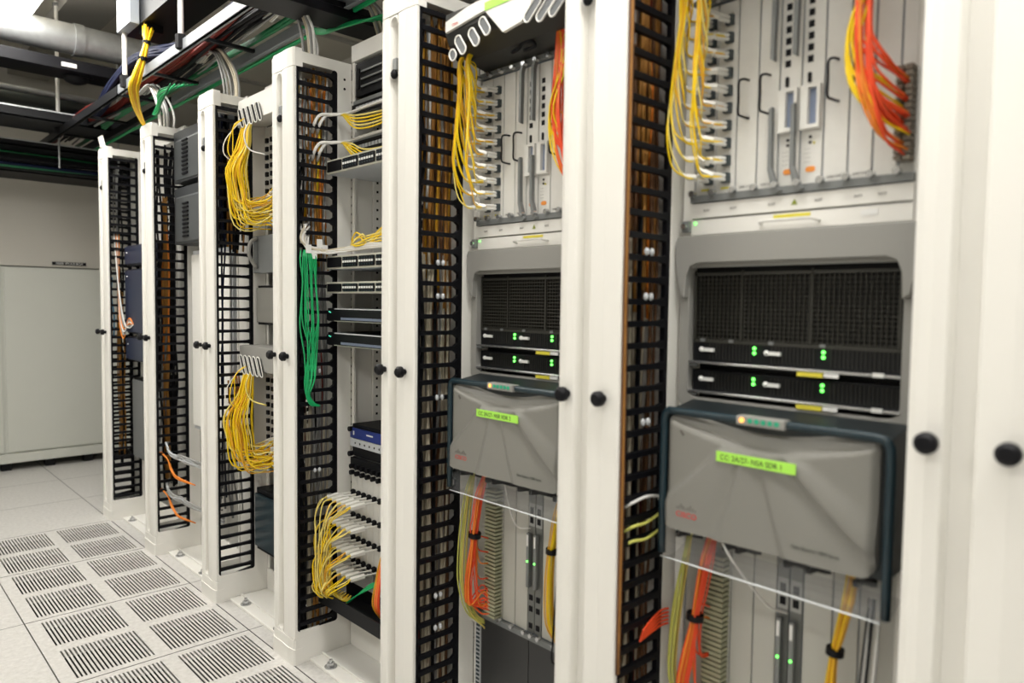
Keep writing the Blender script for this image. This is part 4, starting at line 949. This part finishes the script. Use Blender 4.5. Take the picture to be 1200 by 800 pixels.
# cables dropping into the tops of racks
for (yc, xc, cols, n, w) in ((YN[3]+.07, .12, (GCAB, WCAB, CREAM), 14, 'post with the green cords'), (YN[3]-.12, .28, (CREAM, GCAB), 6, 'switch bay'), (YN[4]+.09, .13, (CREAM, GCAB, GCAB), 10, 'post beside the yellow bundles'),
                             (YN[5]+.08, .10, (WCAB, WCAB, GCAB), 9, 'post under the overhead yellow bundle')):
    for k in range(n):
        a = rng.uniform(-.045, .045); c = rng.uniform(-.04, .05); m = cols[k % len(cols)]
        cord('riser_cable', [(xc+a*.5, yc+c, 2.06), (xc+a*.6, yc+c, 2.12), (xc+a*.5-.01, yc+c+.01, 2.18), (xc+a*.4-.03, yc+c*.6+.05, 2.255), (xc+a*.4-.02, yc+c*.6+.16, 2.30), (xc+a*.4, yc+c*.5+.35, 2.30)], .0052, m,
             '%s cable bending down into the top of the %s' % (CN[m.name], w), 'cable', '%s riser cables at the %s' % (CN[m.name], w), sub=4)
for k in range(6):
    cord('riser_cable', [(.30+.01*k, 2.05, 2.13), (.26+.01*k, 2.08+.01*k, 2.19), (.22, 2.16+.012*k, 2.185+.003*k), (.20, 2.35+.012*k, 2.20), (.19, 2.55, 2.26)], .0045, GRN, 'green cable arching over the top of the switch bay', 'cable', 'green cables arching over the switch bay')
for k in range(7):
    cord('riser_cable', [(.02+.02*k, 3.45, 2.20+.004*k), (.03, 3.60, 2.15+.01*k), (.06, 3.75, 2.13+.008*k), (.10, 3.95, 2.17), (.16, 4.1, 2.24)], .004, GRN if k % 2 else GRN2, 'green cable looping between the rack tops near the far end', 'cable', 'green cables looping near the far end')
# black fibre duct with yellow drop
t = Thing('fibre_duct', 'black overhead fibre duct with grey side from which the yellow bundle drops', 'cable duct', (.13, 3.2, 2.56))
t.part('trough', MB().box(-.04, .147, 1.2, 3.89, 2.505, 2.512).box(-.04, -.034, 1.2, 3.89, 2.512, 2.66).box(.141, .147, 1.2, 3.89, 2.512, 2.66).box(-.04, .147, 3.884, 3.89, 2.512, 2.62), BLACKM)
t.part('side_panel', MB().box(-.085, -.042, 3.66, 3.86, 2.50, 2.78), mat('panel_grey', (.30, .33, .37), .4), .003, label='light grey side panel')
t.part('outlet', MB().box(-.03, .05, 3.62, 3.72, 2.47, 2.506), BLACK, .004)
rng = random.Random(31)
for k in range(26):
    a = rng.uniform(-.018, .018); c = rng.uniform(-.018, .018)
    pts = [(.0+a*1.5, 3.66+c*1.4, 2.506), (-.03+a, 3.59+c, 2.44), (-.05+a*.5, 3.54+c*.4, 2.386), (-.078+a*.7, 3.505+c*.7, 2.30), (-.10+a*1.1, 3.52+c, 2.212), (-.10+a*1.1, 3.557+c, 2.172), (-.06+a*.8, 3.66+c*.7, 2.124), (.0+a*.5, 3.79+c*.5, 2.095), (.03+a*.4, 3.83+c*.3, 2.072)]
    cord('fibre_patch_cord', pts, .0036, YEL if k % 3 else YEL3, 'yellow cord in the tied bundle dropping from the black overhead duct', 'cord', 'yellow cords dropping from the overhead duct')
for z, x, y in ((2.378, -.05, 3.54), (2.29, -.080, 3.505)):
    single('cable_tie', MB().cyl((x, y, z), (x, y, z+.016), .017 if z > 2.3 else .02, 12), BLACK, '%s black tie on the yellow bundle dropping from the duct' % ('upper' if z > 2.3 else 'lower'), 'cable tie')
# threaded rods
for k, (x, y, z0, z1, w) in enumerate(((-.06, 3.83, 2.29, 2.55, 'left of the dropping yellow bundle'), (-.06, 3.08, 2.29, 3.04, 'right of the dropping yellow bundle'), (-.06, 5.2, 2.29, 3.04, 'far along the cable ladder'))):
    t = Thing('hanger_rod', 'white hanger rod '+w, 'hanger rod', (x, y, z0))
    t.part('rod', MB().cyl((x, y, z0), (x, y, z1), .011, 12), WHITE)
    t.part('clamp', MB().cyl((x, y, z0-.045), (x, y, z0+.01), .022, 6, smooth=False), BLACK)
    t.part('nut', MB().cyl((x, y, z1-.03), (x, y, z1-.01), .02, 6, smooth=False), STEEL)
# pipes and trays crossing the aisle at the far end
t = Thing('galvanised_pipe', 'thick galvanised pipe crossing the aisle under the ceiling lamp', 'pipe', (-1.2, 4.86, 2.64))
t.part('pipe', MB().cyl((-3.88, 4.86, 2.73), (.42, 4.86, 2.73), .085, 24), GALV)
t.part('coupling', MB().cyl((-.05, 4.86, 2.73), (.0, 4.86, 2.73), .092, 24), GALV)
t = Thing('cable_tray', 'black cable tray crossing directly below the galvanised pipe', 'cable tray', (-1.2, 4.95, 2.50))
t.part('tray', MB().box(-3.88, .30, 4.80, 5.02, 2.535, 2.60), BLACK, .003)
t.part('label', MB().box(-.12, -.045, 4.795, 4.80, 2.552, 2.575), LABW)
t.part('lamp_bulge', MB().sphere((-.02, 4.93, 2.53), .07, (1, 1, .5)).cyl((.02, 4.9, 2.53), (.02, 4.9, 2.60), .045), BLACKM)
single('conduit', MB().cyl((-3.88, 5.3, 2.50), (.25, 5.3, 2.50), .020, 14), GALV, 'slim steel conduit crossing the aisle above a thick dark pipe', 'conduit')
single('conduit', MB().cyl((-3.88, 5.55, 2.50), (.30, 5.55, 2.50), .075, 22), mat('dark_pipe', (.08, .09, .085), .3, .5), 'thick dark pipe crossing the aisle near the far cabinet', 'pipe')
def xtray(label, y0, y1, z0, z1, m, xend=.6, lip=True):
    t = Thing('cable_tray', label, 'cable tray', (-1.5, (y0+y1)/2, z0))
    t.part('floor_plate', MB().box(-3.88, xend, y0, y1, z0, z0+.012), m)
    t.part('front_rail', MB().box(-3.88, xend, y0, y0+.012, z0, z1), m, .002)
    t.part('rear_rail', MB().box(-3.88, xend, y1-.012, y1, z0, z1), m)
    if lip: t.part('bright_edge', MB().box(-3.88, xend, y0-.006, y0, z1-.008, z1), GALV)
    return t
xtray('black tray with bright upper edge crossing below the thick dark pipe', 5.05, 5.40, 2.28, 2.345, BLACKM, .55)
xtray('second black tray with bright edge, lower and farther', 5.50, 5.75, 2.19, 2.235, BLACKM, .6)
xtray('lowest black tray carrying green cables in front of the far cabinet', 5.72, 6.08, 2.06, 2.125, BLACK, .9)
for x in (-.35, .0, .35):
    single('hanger_rod', MB().cyl((x, 5.48, 2.08), (x, 5.48, 3.04), .006, 8), GALV, 'thin steel rod hanging %s of the far trays' % {-.35: 'at the left', .0: 'in the middle', .35: 'at the right'}[x], 'hanger rod')
for k in range(16):
    m = [GRN2, BCAB, BCAB, NAVY, GCAB][k % 5]; y = rng.uniform(5.76, 6.04)
    cord('overhead_cable', [(-3.8+.9*q, y+rng.uniform(-.02, .02), 2.10+rng.uniform(0, .04)) for q in range(6)], .010, m, '%s cable lying in the lowest far tray' % CN[m.name], 'cable', '%s cables in the lowest far tray' % CN[m.name], sub=4)
for k in range(8):
    cord('overhead_cable', [(-3.8+.9*q, 5.1+.03*k, 2.31+rng.uniform(0, .03)) for q in range(5)], .011, [BCAB, NAVY][k % 2], '%s cable in the tray below the dark pipe' % ['black', 'navy'][k % 2], 'cable', '%s cables in the tray below the dark pipe' % ['black', 'navy'][k % 2], sub=3)
for k in range(14):
    m = [BCAB, BCAB, GRN2, NAVY, BCAB, BCAB, BCAB][k % 7]; z = 2.075+.0095*k; y = 5.655+rng.uniform(-.02, .02) if m is not GRN else 5.62
    cord('overhead_cable', [(-3.8+.88*q, y+rng.uniform(-.012, .012), z+rng.uniform(-.012, .012)) for q in range(6)], .011 if m is not GRN else .006, m, '%s cable slung in the bundle between the two far trays' % CN[m.name], 'cable', '%s cables slung between the two far trays' % CN[m.name], sub=4)
t = Thing('louvre_vent', 'small ribbed vent on the lowest far tray at the left edge', 'vent', (-.3, 5.71, 2.13))
t.part('ribs', MB().box(-.40, -.20, 5.716, 5.72, 2.135, 2.185), BLACKM)
for k in range(7): t.part('rib', MB().box(-.395+k*.028, -.385+k*.028, 5.708, 5.716, 2.14, 2.18), GALV)

# ceiling lamps
for (x, y, L, w) in ((-.42, 3.75, 2.3, 'over the aisle, its end seen at the top left corner'), (-.42, .2, 2.4, 'over the near part of the aisle'), (-2.2, 3.2, 2.4, 'over the far aisle side'),
                     (-2.2, -.4, 2.4, 'over the near left of the room'), (-1.6, 5.3, 1.2, 'short, near the far wall')):
    t = Thing('fluorescent_fixture', 'white fluorescent ceiling lamp '+w, 'ceiling lamp', (x, y, 2.78))
    t.part('housing', MB().box(x-.17, x+.17, y-L/2-.02, y+L/2+.02, 2.80, 2.87), WHITE, .004)
    t.part('diffuser', MB().box(x-.155, x+.155, y-L/2, y+L/2, 2.785, 2.80), DIFF)
    for yy in (y-L/2+.3, y+L/2-.3): t.part('suspension', MB().cyl((x, yy, 2.87), (x, yy, 3.05), .006, 8), GALV)

# patch cords beyond the three hundred that show largest
big = MB(); ml = []; idx = []
for mb, m in REST:
    if m not in ml: ml.append(m)
    big.add(mb.v, mb.f); big.sm[-len(mb.f):] = mb.sm; idx += [ml.index(m)]*len(mb.f)
o = single('fibre_patch_cord', big, ml[0], 'remaining thin cords woven among the yellow and red patch cord bundles', 'cord', kind='stuff')
for m in ml[1:]: o.data.materials.append(m)
o.data.polygons.foreach_set('material_index', idx)
